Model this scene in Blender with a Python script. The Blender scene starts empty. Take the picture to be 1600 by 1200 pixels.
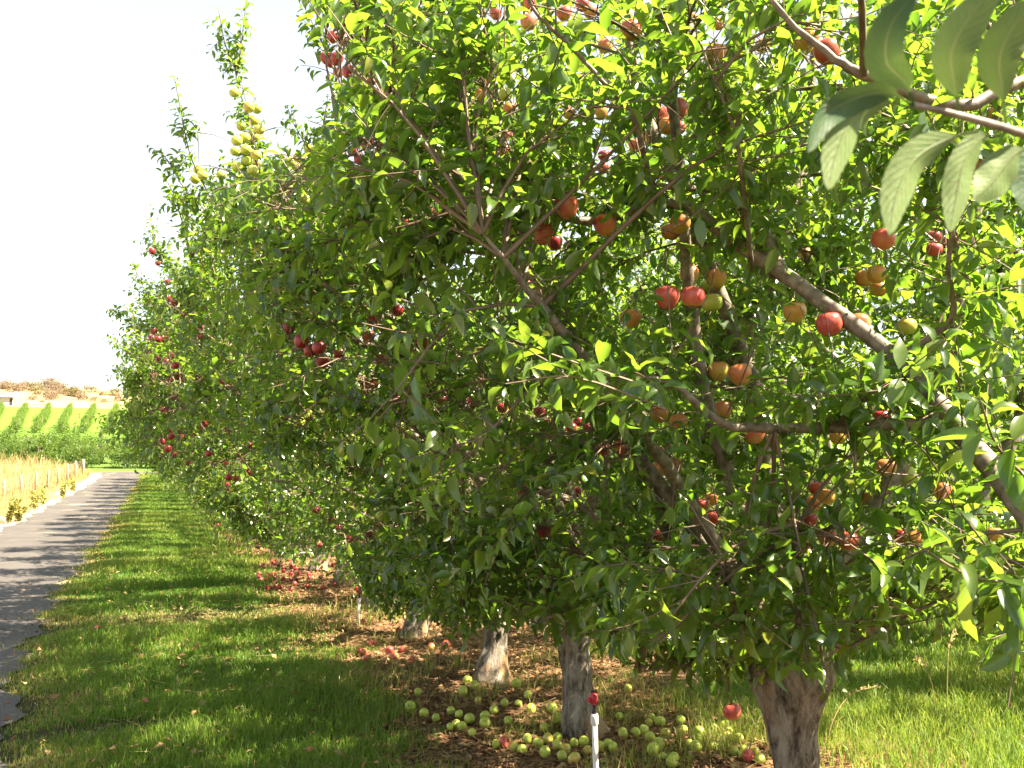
import bpy, math
import numpy as np
from math import radians, sin, cos, tan, pi

R = np.random.default_rng(7)
S = bpy.context.scene
COL = S.collection

# ------------------------------------------------------------------ camera
CAMZ, YAW, PITCH, FPX = 1.6, radians(20.2), radians(4.9), 1500.0
cd = bpy.data.cameras.new('camera')
cam = bpy.data.objects.new('camera', cd)
COL.objects.link(cam)
cam.location = (0, 0, CAMZ)
cam.rotation_euler = (pi / 2 + PITCH, 0, -YAW)
cd.sensor_width = 36.0
cd.sensor_fit = 'HORIZONTAL'
cd.lens = FPX / 1600 * 36
cd.clip_start = 0.05
cd.clip_end = 3000
cd.dof.use_dof = True
cd.dof.focus_distance = 4.6
cd.dof.aperture_fstop = 13
S.camera = cam
# ------------------------------------------------------------------ light
SUN_AZ, SUN_EL = radians(-32), radians(52)      # azimuth from +X towards +Y
w = bpy.data.worlds.new('World')
S.world = w
w.use_nodes = True
nt = w.node_tree
sky = nt.nodes.new('ShaderNodeTexSky')
sky.sky_type = 'NISHITA'
sky.sun_disc = False
sky.sun_elevation = SUN_EL
sky.sun_rotation = pi / 2 - SUN_AZ
sky.dust_density = 1.2
sky.air_density = 1.4
sky.ozone_density = 1.0
bg = nt.nodes['Background']
bg.inputs[1].default_value = 0.047
hs = nt.nodes.new('ShaderNodeHueSaturation')     # thin high haze: a paler sky
hs.inputs['Saturation'].default_value = .4
nt.links.new(sky.outputs[0], hs.inputs['Color'])
nt.links.new(hs.outputs[0], bg.inputs[0])
ld = bpy.data.lights.new('sun', 'SUN')
ld.energy = 5.0
ld.angle = radians(0.53)
ld.color = (1.0, 0.86, 0.64)
sun = bpy.data.objects.new('sun', ld)
COL.objects.link(sun)
sd = np.array([cos(SUN_AZ) * cos(SUN_EL), sin(SUN_AZ) * cos(SUN_EL), sin(SUN_EL)])
import mathutils
sun.rotation_euler = mathutils.Vector(sd).to_track_quat('Z', 'Y').to_euler()
sun.location = (20, -12, 25)
S.view_settings.view_transform = 'Standard'
S.view_settings.look = 'None'
S.view_settings.gamma = 1
S.view_settings.exposure = 2.78
S.render.engine = 'CYCLES'
cy = S.cycles
cy.max_bounces = 8
cy.diffuse_bounces = 4
cy.glossy_bounces = 2
cy.transmission_bounces = 5
cy.transparent_max_bounces = 4
cy.caustics_reflective = False
cy.caustics_refractive = False
cy.sample_clamp_indirect = 4.0
cy.use_denoising = True
try:
    cy.denoiser = 'OPENIMAGEDENOISE'
    cy.denoising_input_passes = 'RGB_ALBEDO_NORMAL'
except Exception:
    pass

# ------------------------------------------------------------------ maths
fw = np.array([sin(YAW) * cos(PITCH), cos(YAW) * cos(PITCH), sin(PITCH)])
rt = np.array([cos(YAW), -sin(YAW), 0.0])
up = np.cross(rt, fw)
C0 = np.array([0, 0, CAMZ])


def px(x, y, d):                   # photo pixel (1600x1200) and depth -> a place in the orchard
    return C0 + d * (fw + (x - 800) / FPX * rt - (y - 600) / FPX * up)


def proj(P):
    q = P - C0
    d = q @ fw
    dd = np.where(np.abs(d) < 1e-3, 1e-3, d)
    return 800 + FPX * (q @ rt) / dd, 600 - FPX * (q @ up) / dd, d


def nrm(v):
    return v / np.maximum(np.linalg.norm(v, axis=-1, keepdims=True), 1e-9)


def sstep(a, b, x):
    t = np.clip((x - a) / (b - a), 0, 1)
    return t * t * (3 - 2 * t)


_nr = np.random.default_rng(3)
_K = [(_nr.normal(size=3) * f, _nr.uniform(0, 6.28), 1 / f ** .7) for f in (1, 1, 1, 1, 1.9, 1.9, 1.9, 1.9, 3.6, 3.6, 3.6, 3.6)]


def snoise(P, f=1.0):              # smooth noise about -1..1
    P = np.asarray(P, float) * f
    s = 0
    for k, p, a in _K:
        s = s + a * np.sin(P @ k + p)
    return s / 2.2


# terrain: level near the camera, a rise to the crossing, a green slope, a dry hill
HY = np.array([-60, 22, 28, 34, 40, 46, 52, 60, 70, 80, 92, 110, 190, 212, 240, 290, 335, 380, 600])
HZ = np.array([0, 0, .03, .11, .25, .43, .66, 1.05, 1.65, 2.4, 3.4, 5.0, 11.4, 13.4, 16.2, 21.6, 26.3, 28.3, 22])


def hz(X, Y):
    X = np.asarray(X, float)
    Y = np.asarray(Y, float)
    z = np.interp(Y, HY, HZ)
    P = np.stack([X, Y, X * 0], -1)
    z = z + sstep(215, 300, Y) * (snoise(P, .035) * 1.0 + snoise(P, .1) * .3 - .02 * (X + 45))
    near = 1 - sstep(25, 60, Y)
    z = z + near * snoise(P, 1.3) * .012
    return z


def ground_at(x, y):               # where the line of sight through a photo pixel meets the ground
    d = 2.0
    for _ in range(4000):
        p = px(x, y, d)
        if p[2] <= hz(p[0], p[1]):
            return p
        d *= 1.002
    return p


# ------------------------------------------------------------------ mesh helpers
class MB:
    def __init__(s):
        s.v = []; s.f = []; s.a = {}; s.n = 0

    def add(s, v, faces, **att):
        v = np.asarray(v, np.float32).reshape(-1, 3)
        for f in faces:
            f = np.asarray(f, np.int64)
            if len(f):
                s.f.append(f + s.n)
        for k in set(att) | set(s.a):
            arr = np.broadcast_to(np.asarray(att.get(k, 0.0), np.float32), (len(v),))
            if k not in s.a:
                s.a[k] = [np.zeros(s.n, np.float32)] if s.n else []
            s.a[k].append(arr)
        s.v.append(v)
        s.n += len(v)

    def mesh(s, name, m, smooth=True):
        me = bpy.data.meshes.new(name)
        v = np.concatenate(s.v) if s.v else np.zeros((0, 3), np.float32)
        me.vertices.add(len(v))
        me.vertices.foreach_set('co', v.ravel())
        li = np.concatenate([f.ravel() for f in s.f]) if s.f else np.zeros(0, int)
        lt = np.concatenate([np.full(len(f), f.shape[1]) for f in s.f]) if s.f else np.zeros(0, int)
        me.loops.add(len(li))
        me.loops.foreach_set('vertex_index', li.astype(np.int32))
        me.polygons.add(len(lt))
        st = np.concatenate([[0], np.cumsum(lt)[:-1]]) if len(lt) else lt
        me.polygons.foreach_set('loop_start', st.astype(np.int32))
        me.polygons.foreach_set('use_smooth', np.full(len(lt), smooth))
        for k, a in s.a.items():
            at = me.attributes.new(k, 'FLOAT', 'POINT')
            at.data.foreach_set('value', np.concatenate(a).astype(np.float32))
        if m:
            for mm in (m if isinstance(m, (list, tuple)) else [m]):
                me.materials.append(mm)
        me.update(calc_edges=True)
        me.validate()
        return me

    def obj(s, name, m, parent=None, smooth=True):
        o = bpy.data.objects.new(name, s.mesh(name, m, smooth))
        COL.objects.link(o)
        if parent:
            o.parent = parent
        return o


def tag(o, label=None, cat=None, group=None, kind=None):
    if label: o['label'] = label
    if cat: o['category'] = cat
    if group: o['group'] = group
    if kind: o['kind'] = kind
    return o


def empty(name, loc, label, cat, group=None):
    o = bpy.data.objects.new(name, None)
    o.empty_display_size = .2
    o.location = [float(c) for c in loc]
    COL.objects.link(o)
    return tag(o, label, cat, group)


def dup(root, loc, rz=0, sc=1.0, label=None, group=None):
    r = root.copy()
    COL.objects.link(r)
    r.location = [float(c) for c in loc]
    r.rotation_euler = (0, 0, rz)
    r.scale = (sc, sc, sc) if np.isscalar(sc) else sc
    if label: r['label'] = label
    if group: r['group'] = group
    for ch in root.children:
        c = ch.copy()
        COL.objects.link(c)
        c.parent = r
        for g in ch.children:
            d = g.copy()
            COL.objects.link(d)
            d.parent = c
    return r


def crom(P, n):                     # smooth path through points
    P = np.asarray(P, float)
    Q = np.vstack([2 * P[0] - P[1], P, 2 * P[-1] - P[-2]])
    m = len(P) - 1
    out = []
    for t in np.linspace(0, m, n):
        i = min(int(t), m - 1)
        u = t - i
        a, b, c, d = Q[i:i + 4]
        out.append(.5 * (2 * b + (c - a) * u + (2 * a - 5 * b + 4 * c - d) * u * u + (3 * b - a - 3 * c + d) * u ** 3))
    return np.array(out)


def tube(mb, P, r, n=6, cap=True, rough=0.0, **att):
    P = np.asarray(P, float)
    k = len(P)
    r = np.broadcast_to(np.asarray(r, float), (k,))
    T = nrm(np.gradient(P, axis=0))
    a = np.array([0, 0, 1.]) if abs(T[0][2]) < .9 else np.array([1., 0, 0])
    U = np.zeros((k, 3))
    u = nrm(a - (a @ T[0]) * T[0])
    for i in range(k):
        u = nrm(u - (u @ T[i]) * T[i])
        U[i] = u
    V = np.cross(T, U)
    th = np.arange(n) * 2 * pi / n
    ring = np.cos(th)[None, :, None] * U[:, None, :] + np.sin(th)[None, :, None] * V[:, None, :]
    rr = np.repeat(r[:, None], n, 1)
    if rough:
        base = P[:, None, :] + ring * r[:, None, None]
        rr = rr * (1 + rough * snoise(base * np.array([1, 1, .45]), 9) + rough * .6 * snoise(base * np.array([1, 1, .3]), 24))
    v = (P[:, None, :] + ring * rr[:, :, None]).reshape(-1, 3)
    i = np.arange(k - 1)[:, None] * n
    j = np.arange(n)[None, :]
    j2 = (j + 1) % n
    f = np.stack([i + j, i + j2, i + n + j2, i + n + j], -1).reshape(-1, 4)
    fs = [f]
    if cap:
        fs += [np.arange(n)[None, ::-1], np.arange(n)[None] + (k - 1) * n]
    mb.add(v, fs, **att)


def box(mb, c, s, rz=0, **att):
    c = np.asarray(c, float)
    v = np.array([[x, y, z] for z in (-.5, .5) for y in (-.5, .5) for x in (-.5, .5)]) * s
    q = np.array([[cos(rz), -sin(rz), 0], [sin(rz), cos(rz), 0], [0, 0, 1]])
    mb.add(v @ q.T + c, [[[0, 2, 3, 1], [4, 5, 7, 6], [0, 1, 5, 4], [2, 6, 7, 3], [0, 4, 6, 2], [1, 3, 7, 5]]], **att)


# leaf shapes: pointed oval, folded on the midrib, arched along its length
def leaf_shape(rows, droop, fold, wave, wid=.215):
    ts = np.linspace(0, 1, rows + 2)
    v = [[0, 0, 0]]
    m = [0.0]
    for t in ts[1:-1]:
        hw = wid * (sin(pi * t ** .82)) ** .8
        z = -droop * t * t
        s = sin(t * 9) * wave
        v += [[-hw, t, z + fold * hw + s], [0, t, z], [hw, t, z + fold * hw - s]]
        m += [1, 0, 1]
    v.append([0, 1 - droop * .2, -droop])
    m.append(0)
    tri = [[0, 2, 1], [0, 3, 2]]
    quad = []
    for r in range(rows - 1):
        b = 1 + 3 * r
        quad += [[b, b + 1, b + 4, b + 3], [b + 1, b + 2, b + 5, b + 4]]
    b = 1 + 3 * (rows - 1)
    e = len(v) - 1
    tri += [[b, b + 1, e], [b + 1, b + 2, e]]
    v = np.array(v)
    v[:, 1] += .18                   # the petiole holds the blade off the twig
    return v, np.array(m), np.array(tri), np.array(quad).reshape(-1, 4)


NEAR = [leaf_shape(3, d, f, wv) for d, f, wv in ((.12, .6, .03), (.32, .45, -.04), (.55, .7, .03), (.2, .2, .05), (.05, .9, .0), (.42, 1.1, -.03), (.75, .5, .02))]
FAR = [leaf_shape(1, d, f, 0, .27) for d, f in ((.1, .4), (.3, .6), (.45, .2))]


def leaves(mb, pos, ax, up_, size, rnd, shapes, cols=None):
    ax = nrm(ax)
    n = nrm(up_ - np.sum(up_ * ax, 1, keepdims=True) * ax)
    sd_ = np.cross(ax, n)
    pick = (rnd * 7919 % 1 * len(shapes)).astype(int)
    for k, (tv, tm, tt, tq) in enumerate(shapes):
        I = np.where(pick == k)[0]
        if not len(I):
            continue
        m = len(tv)
        s = size[I][:, None, None]
        wv = 1 + .3 * (rnd[I] * 31 % 1 - .5)[:, None, None]
        v = pos[I][:, None, :] + s * (tv[None, :, 0, None] * wv * sd_[I][:, None, :] + tv[None, :, 1, None] * ax[I][:, None, :] + tv[None, :, 2, None] * n[I][:, None, :])
        o = (np.arange(len(I)) * m)[:, None, None]
        fs = [(tt[None] + o).reshape(-1, 3)]
        if len(tq):
            fs.append((tq[None] + o).reshape(-1, 4))
        mb.add(v.reshape(-1, 3), fs, rnd=np.repeat(rnd[I], m), mid=np.tile(tm, len(I)))


# ------------------------------------------------------------------ materials
class NT:
    def __init__(s, name):
        s.m = bpy.data.materials.new(name)
        s.m.use_nodes = True
        s.t = s.m.node_tree
        s.p = s.t.nodes['Principled BSDF']
        s.out = s.t.nodes['Material Output']

    def n(s, typ, ins=None, **props):
        o = s.t.nodes.new('ShaderNode' + typ)
        for k, v in props.items():
            setattr(o, k, v)
        for k, v in (ins or {}).items():
            s.set(o, k, v)
        return o

    def set(s, o, k, v):
        i = o.inputs[k]
        if hasattr(v, 'is_output') and v.is_output:
            s.t.links.new(v, i)
        elif hasattr(v, 'outputs'):
            s.t.links.new(v.outputs[0], i)
        else:
            if isinstance(v, tuple) and len(v) == 3 and getattr(i, 'type', '') == 'RGBA':
                v = (*v, 1)
            i.default_value = v

    def noise(s, scale, detail=4, vec=None, rough=.55):
        o = s.n('TexNoise', {'Scale': scale, 'Detail': detail, 'Roughness': rough})
        if vec is not None:
            s.set(o, 'Vector', vec)
        return o.outputs[0]

    def ramp(s, fac, stops, interp='LINEAR'):
        o = s.n('ValToRGB', {'Fac': fac})
        e = o.color_ramp
        e.interpolation = interp
        while len(e.elements) < len(stops):
            e.elements.new(.5)
        for el, (p, c) in zip(e.elements, stops):
            el.position = p
            el.color = (*c, 1) if len(c) == 3 else c
        return o.outputs[0]

    def mix(s, f, a, b, mode='MIX'):
        o = s.n('MixRGB', {'Fac': f, 'Color1': a, 'Color2': b}, blend_type=mode)
        return o.outputs[0]

    def math(s, op, a, b=0.0):
        o = s.n('Math', {0: a, 1: b}, operation=op)
        return o.outputs[0]

    def attr(s, name):
        return s.n('Attribute', attribute_name=name).outputs['Fac']

    def pos(s):
        return s.n('NewGeometry').outputs['Position']

    def obj(s):
        return s.n('TexCoord').outputs['Object']

    def scale(s, vec, sc):
        return s.n('Mapping', {'Vector': vec, 'Scale': sc}).outputs[0]

    def bump(s, h, st=.3, dist=.01):
        s.set(s.p, 'Normal', s.n('Bump', {'Height': h, 'Strength': st, 'Distance': dist}))

    def fin(s, col, rough=.8, spec=.3):
        s.set(s.p, 'Base Color', col)
        s.set(s.p, 'Roughness', rough)
        s.set(s.p, 'Specular IOR Level', spec)
        return s.m


def leafy(name, stops, under, trans, tf=.45, rough=.42, spec=.5, vein=None):
    t = NT(name)
    r = t.attr('rnd')
    col = t.ramp(r, stops)
    g = t.n('NewGeometry')
    if vein:
        m = t.ramp(t.attr('mid'), [(0, (1, 1, 1)), (.1, (0, 0, 0))])
        col = t.mix(t.math('MULTIPLY', m, .6), col, vein)
    if under:
        col = t.mix(t.math('MULTIPLY', g.outputs['Backfacing'], .7), col, under)
    t.fin(col, rough, spec)
    tr = t.n('BsdfTranslucent', {'Color': t.mix(r, trans[0], trans[1])})
    mx = t.n('MixShader', {0: tf, 1: t.p.outputs[0], 2: tr.outputs[0]})
    t.t.links.new(mx.outputs[0], t.out.inputs[0])
    return t.m


M_LEAF = leafy('apple_leaf', [(0, (.034, .074, .012)), (.5, (.060, .122, .017)), (.9, (.105, .168, .022)), (1, (.20, .20, .03))],
               (.11, .17, .075), ((.15, .32, .02), (.27, .40, .03)), .52, .26, .9, (.13, .19, .06))
t = NT('broad_leaf')
al = t.attr('al')
md = t.attr('mid')
ph = t.math('SUBTRACT', t.math('MULTIPLY', al, 11.0), t.math('MULTIPLY', md, 2.6))
vn = t.math('ABSOLUTE', t.math('SUBTRACT', t.math('FRACT', ph), .5))
vein = t.ramp(vn, [(.0, (1, 1, 1)), (.09, (0, 0, 0))])
rib = t.ramp(md, [(.03, (1, 1, 1)), (.10, (0, 0, 0))])
vv = t.math('MAXIMUM', t.math('MULTIPLY', vein, .55), rib)
P_ = t.pos()
bl = t.noise(70, 5, P_, .65)
top_ = t.mix(bl, (.022, .060, .028), (.050, .105, .035))
und = t.mix(bl, (.10, .155, .045), (.145, .205, .065))
g = t.n('NewGeometry')
c = t.mix(g.outputs['Backfacing'], top_, und)
c = t.mix(t.math('MULTIPLY', vv, .32), c, (.26, .30, .13))
c = t.mix(t.ramp(t.noise(160, 2, P_), [(.70, (0, 0, 0)), (.74, (.7, .7, .7))]), c, (.16, .09, .03))
t.bump(t.math('ADD', t.math('MULTIPLY', vv, -1.0), t.math('MULTIPLY', bl, .7)), .7, .0015)
t.fin(c, .55, .2)
tr = t.n('BsdfTranslucent', {'Color': t.mix(vv, t.mix(bl, (.06, .11, .025), (.11, .16, .035)), (.14, .17, .06))})
mx = t.n('MixShader', {0: .25, 1: t.p.outputs[0], 2: tr.outputs[0]})
t.t.links.new(mx.outputs[0], t.out.inputs[0])
M_HERO = t.m
M_FAR = leafy('orchard_leaf', [(0, (.035, .075, .016)), (.5, (.065, .125, .022)), (1, (.11, .17, .03))], None, ((.14, .25, .03), (.26, .36, .04)), .4, .5, .4)
M_SAGE = leafy('sage_leaf', [(0, (.15, .14, .07)), (.6, (.22, .20, .10)), (1, (.30, .25, .11))], None, ((.14, .12, .05), (.2, .18, .07)), .3, .8, .2)
M_BROWN = leafy('brush_leaf', [(0, (.18, .14, .10)), (1, (.30, .23, .15))], None, ((.14, .1, .06), (.2, .15, .08)), .3, .8, .2)
M_GRASS = leafy('grass_blade', [(0, (.060, .135, .014)), (.5, (.118, .215, .021)), (.78, (.19, .265, .03)), (.86, (.30, .25, .09)), (1, (.42, .32, .14))],
                None, ((.16, .32, .02), (.38, .40, .08)), .45, .5, .35)
M_STRAW = leafy('dry_blade', [(0, (.34, .24, .09)), (.6, (.46, .36, .16)), (.9, (.56, .48, .27)), (1, (.22, .24, .05))], None, ((.4, .3, .1), (.5, .4, .2)), .35, .7, .2)
M_WEED = leafy('weed_leaf', [(0, (.18, .22, .05)), (1, (.48, .42, .12))], None, ((.2, .24, .04), (.36, .32, .08)), .35, .6, .3)
M_LITTER = leafy('leaf_litter', [(0, (.10, .05, .028)), (.4, (.19, .10, .05)), (.75, (.31, .20, .09)), (.93, (.42, .30, .16)), (1, (.36, .07, .04))], None, ((.2, .1, .04), (.3, .2, .1)), .2, .8, .2)

t = NT('bark')
o = t.obj()
n1 = t.noise(19, 9, t.scale(o, (1, 1, .36)), .75)
n2 = t.noise(3.0, 3, t.scale(o, (1, 1, .5)))
c = t.ramp(n1, [(.38, (.035, .028, .022)), (.47, (.17, .14, .112)), (.60, (.33, .295, .25))])
c = t.mix(t.ramp(n2, [(.55, (0, 0, 0)), (.6, (1, 1, 1))]), c, t.mix(n1, (.22, .13, .07), (.42, .29, .17)))
t.bump(t.math('ADD', n1, t.math('MULTIPLY', t.noise(40, 5, t.scale(o, (1, 1, .3))), .4)), .9, .03)
M_BARK = t.fin(c, .85, .2)
t = NT('smooth_bark')
n1 = t.noise(30, 4, t.obj())
c = t.ramp(n1, [(.3, (.075, .056, .042)), (.55, (.17, .138, .108)), (.75, (.27, .235, .195))])
t.bump(n1, .4, .006)
M_LIMB = t.fin(c, .6, .35)
t = NT('twig_bark')
M_TWIG = t.fin(t.ramp(t.noise(14, 2, t.obj()), [(.3, (.075, .048, .032)), (.7, (.165, .115, .078))]), .5, .4)


def apple_mat(name, a, b, c, lim):
    t = NT(name)
    o = t.obj()
    sep = t.n('SeparateXYZ', {0: o})
    inf = t.n('ObjectInfo')
    sh = t.n('VectorMath', {0: o, 1: t.n('CombineXYZ', {0: t.math('MULTIPLY', inf.outputs['Random'], 9)})}, operation='ADD')
    big = t.noise(14, 2, sh.outputs[0])
    st = t.noise(60, 4, t.scale(sh.outputs[0], (1, 1, .12)))
    z = t.math('MULTIPLY', sep.outputs[2], 7.0)
    f = t.math('ADD', t.math('ADD', z, t.math('MULTIPLY', big, 1.3)), t.math('MULTIPLY', inf.outputs['Random'], .35))
    col = t.ramp(f, [(max(lim - .22, 0), c), (lim, b), (min(lim + .3, 1), a)])
    col = t.mix(t.math('MULTIPLY', t.ramp(st, [(.35, (0, 0, 0)), (.62, (1, 1, 1))]), .55), col, b)
    dots = t.ramp(t.n('TexVoronoi', {'Vector': o, 'Scale': 230.0}).outputs[0], [(.12, (1, 1, 1)), (.2, (0, 0, 0))])
    col = t.mix(t.math('MULTIPLY', dots, .25), col, (.6, .45, .22))
    t.fin(col, .3, .5)
    t.set(t.p, 'Subsurface Weight', .06)
    t.set(t.p, 'Subsurface Radius', (.01, .006, .003))
    return t.m


M_AP = {
    'deep': apple_mat('dark_red_skin', (.23, .014, .026), (.32, .028, .036), (.28, .09, .04), .3),
    'red': apple_mat('red_skin', (.42, .04, .05), (.48, .13, .07), (.44, .33, .06), .66),
    'orange': apple_mat('blushed_skin', (.50, .13, .055), (.50, .23, .06), (.43, .34, .06), .8),
    'green': apple_mat('green_skin', (.44, .50, .08), (.40, .47, .06), (.36, .44, .055), .4),
    'blush': apple_mat('yellow_green_skin', (.48, .30, .06), (.40, .42, .07), (.33, .41, .055), .8),
}
t = NT('asphalt')
P_ = t.pos()
sp = t.noise(260, 3, P_)
c = t.ramp(sp, [(.3, (.046, .042, .040)), (.7, (.082, .074, .069))])
c = t.mix(t.ramp(t.noise(.7, 5, P_), [(.4, (0, 0, 0)), (.75, (.75, .75, .75))]), c, (.088, .082, .078))
dust = t.ramp(t.noise(1.2, 5, t.scale(P_, (.8, 1.7, 1)), .6), [(.61, (0, 0, 0)), (.67, (1, 1, 1))])
c = t.mix(t.math('MULTIPLY', dust, t.math('MULTIPLY', sp, 1.0)), c, (.46, .36, .22))
t.bump(sp, .5, .006)
M_ROAD = t.fin(c, .85, .3)

t = NT('ground_soil')
P_ = t.pos()
sep = t.n('SeparateXYZ', {0: P_})
nz = t.noise(1.6, 5, P_)
xx = t.math('ADD', sep.outputs[0], t.math('MULTIPLY', t.math('SUBTRACT', nz, .5), 1.1))
u = t.math('MULTIPLY', t.math('ADD', xx, 10.0), .05)
fine = t.noise(34, 6, P_, .7)
sand = t.ramp(fine, [(.3, (.26, .21, .14)), (.7, (.42, .35, .25))])
thatch = t.ramp(fine, [(.3, (.030, .036, .012)), (.7, (.085, .085, .03))])
dirt = t.ramp(t.math('ADD', t.math('MULTIPLY', fine, .6), t.math('MULTIPLY', t.noise(4.5, 5, P_), .4)), [(.3, (.075, .040, .023)), (.5, (.17, .095, .055)), (.68, (.30, .185, .11))])
dry = t.ramp(fine, [(.3, (.24, .17, .08)), (.7, (.38, .29, .15))])
c = t.mix(t.ramp(u, [(.262, (0, 0, 0)), (.285, (1, 1, 1))]), dry, sand)
c = t.mix(t.ramp(u, [(.435, (0, 0, 0)), (.45, (1, 1, 1))]), c, thatch)
c = t.mix(t.ramp(u, [(.566, (0, 0, 0)), (.58, (1, 1, 1))]), c, dirt)
c = t.mix(t.ramp(u, [(.695, (0, 0, 0)), (.72, (1, 1, 1))]), c, thatch)
far = t.ramp(t.math('MULTIPLY', sep.outputs[1], .01), [(.615, (0, 0, 0)), (.635, (1, 1, 1))])
c = t.mix(far, c, t.mix(fine, (.06, .12, .02), (.12, .18, .04)))
t.bump(t.math('ADD', fine, t.math('MULTIPLY', t.noise(5, 4, P_), 1.2)), .8, .05)
M_GROUND = t.fin(c, .95, .1)
t = NT('green_field')
P_ = t.pos()
c = t.ramp(t.noise(.5, 6, P_, .7), [(.3, (.075, .16, .02)), (.7, (.13, .22, .03))])
M_FIELD = t.fin(c, .9, .1)
t = NT('dry_hillside')
P_ = t.pos()
f1 = t.noise(.16, 7, P_, .7)
c = t.ramp(f1, [(.32, (.24, .15, .075)), (.5, (.34, .235, .125)), (.68, (.42, .31, .18))])
c = t.mix(t.ramp(t.noise(.05, 5, P_), [(.52, (0, 0, 0)), (.62, (.7, .7, .7))]), c, (.24, .19, .09))
t.bump(f1, .6, 1.0)
M_HILL = t.fin(c, .95, .1)


def plain(name, col, rough=.6, var=.25, scale=20, metal=0.0, spec=.4):
    t = NT(name)
    n = t.noise(scale, 4, t.obj())
    lo = tuple(x * (1 - var) for x in col)
    hi = tuple(min(x * (1 + var), .9) for x in col)
    t.set(t.p, 'Metallic', metal)
    return t.fin(t.ramp(n, [(.3, lo), (.7, hi)]), rough, spec)


M_PVC = plain('white_plastic', (.66, .65, .62), .45, .12, 30)
M_REDP = plain('red_plastic', (.42, .03, .04), .4, .2)
M_BLKP = plain('black_plastic', (.02, .02, .025), .4, .2)
M_WOOD = plain('weathered_wood', (.26, .19, .13), .9, .35, 14)
M_WIRE = plain('rusty_wire', (.16, .11, .08), .7, .3, 10)
M_WALL = plain('corrugated_wall', (.36, .37, .35), .7, .12, 3)
M_ROOF = plain('metal_roof', (.72, .74, .78), .5, .05, 3)
M_DARK = plain('dark_opening', (.03, .03, .03), .8, .2)
M_STEM = plain('apple_stem', (.10, .07, .03), .7, .3, 60)

# ------------------------------------------------------------------ ground
def sheet(name, xs, ys, m, dz=0.0, kind='structure', zf=None):
    X, Y = np.meshgrid(xs, ys)
    Z = hz(X, Y) + dz
    k, n = X.shape
    i = np.arange(k - 1)[:, None] * n + np.arange(n - 1)[None]
    mb = MB()
    mb.add(np.stack([X, Y, Z], -1).reshape(-1, 3), [np.stack([i, i + 1, i + n + 1, i + n], -1).reshape(-1, 4)])
    o = mb.obj(name, m)
    o['kind'] = kind
    return o


xs = np.unique(np.concatenate([np.linspace(-500, -60, 30), np.linspace(-60, -10, 30), np.linspace(-10, 12, 111), np.linspace(12, 60, 30), np.linspace(60, 500, 30)]))
ysn = np.unique(np.concatenate([np.linspace(-60, 0, 20), np.linspace(0, 30, 151), np.linspace(30, 96, 90)]))
sheet('ground', xs, ysn, M_GROUND)
xf = np.unique(np.concatenate([np.linspace(-500, -120, 40), np.linspace(-120, 60, 121), np.linspace(60, 500, 40)]))
sheet('field', xf, np.linspace(96, 210, 60), M_FIELD)
sheet('hill', xf, np.linspace(210, 600, 170), M_HILL)


def road_l(Y):
    return -3.52 + .55 * sstep(38, 60, Y) + .07 * np.sin(Y * 1.3) + .05 * np.sin(Y * 3.1 + 1) + .03 * np.sin(Y * 9)


def road_r(Y):
    return -1.14 + .34 * sstep(11, 6.5, Y) + .2 * sstep(42, 60, Y) + .06 * np.sin(Y * 1.1 + 2) + .06 * np.sin(Y * 3.7) + .04 * np.sin(Y * 11)


mb = MB()
ys = np.concatenate([np.linspace(-40, 0, 40), np.linspace(.1, 60.5, 420)])
tt = np.linspace(0, 1, 9)
X = road_l(ys)[:, None] * (1 - tt) + road_r(ys)[:, None] * tt
Y = np.repeat(ys[:, None], 9, 1)
Z = hz(X, Y) + .012
k, n = X.shape
i = np.arange(k - 1)[:, None] * n + np.arange(n - 1)[None]
mb.add(np.stack([X, Y, Z], -1).reshape(-1, 3), [np.stack([i, i + 1, i + n + 1, i + n], -1).reshape(-1, 4)])
x2 = np.linspace(-3.1, 26, 120)
X = np.repeat(x2[:, None], 5, 1)
y0 = 60.45 - 1.6 * sstep(1.2, -.6, x2) * 0 
Y = y0[:, None] + np.linspace(0, 1, 5)[None] * (3.1 + .1 * np.sin(x2 * 2.1))[:, None]
Z = hz(X, Y) + .016
k, n = X.shape
i = np.arange(k - 1)[:, None] * n + np.arange(n - 1)[None]
mb.add(np.stack([X, Y, Z], -1).reshape(-1, 3), [np.stack([i, i + n, i + n + 1, i + 1], -1).reshape(-1, 4)])
mb.obj('road', M_ROAD)['kind'] = 'structure'

# ------------------------------------------------------------------ apples: where the photo shows them
# (zoom origin x, y, scale) and lists of (x, y, radius or 0, colour)
AP = []


def zone(ox, oy, sc, default, rows):
    for r in rows:
        x, y = r[0], r[1]
        rad = r[2] if len(r) > 2 and r[2] else 0
        colr = r[3] if len(r) > 3 else default
        AP.append((ox + x / sc, oy + y / sc, rad / sc, colr))


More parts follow.
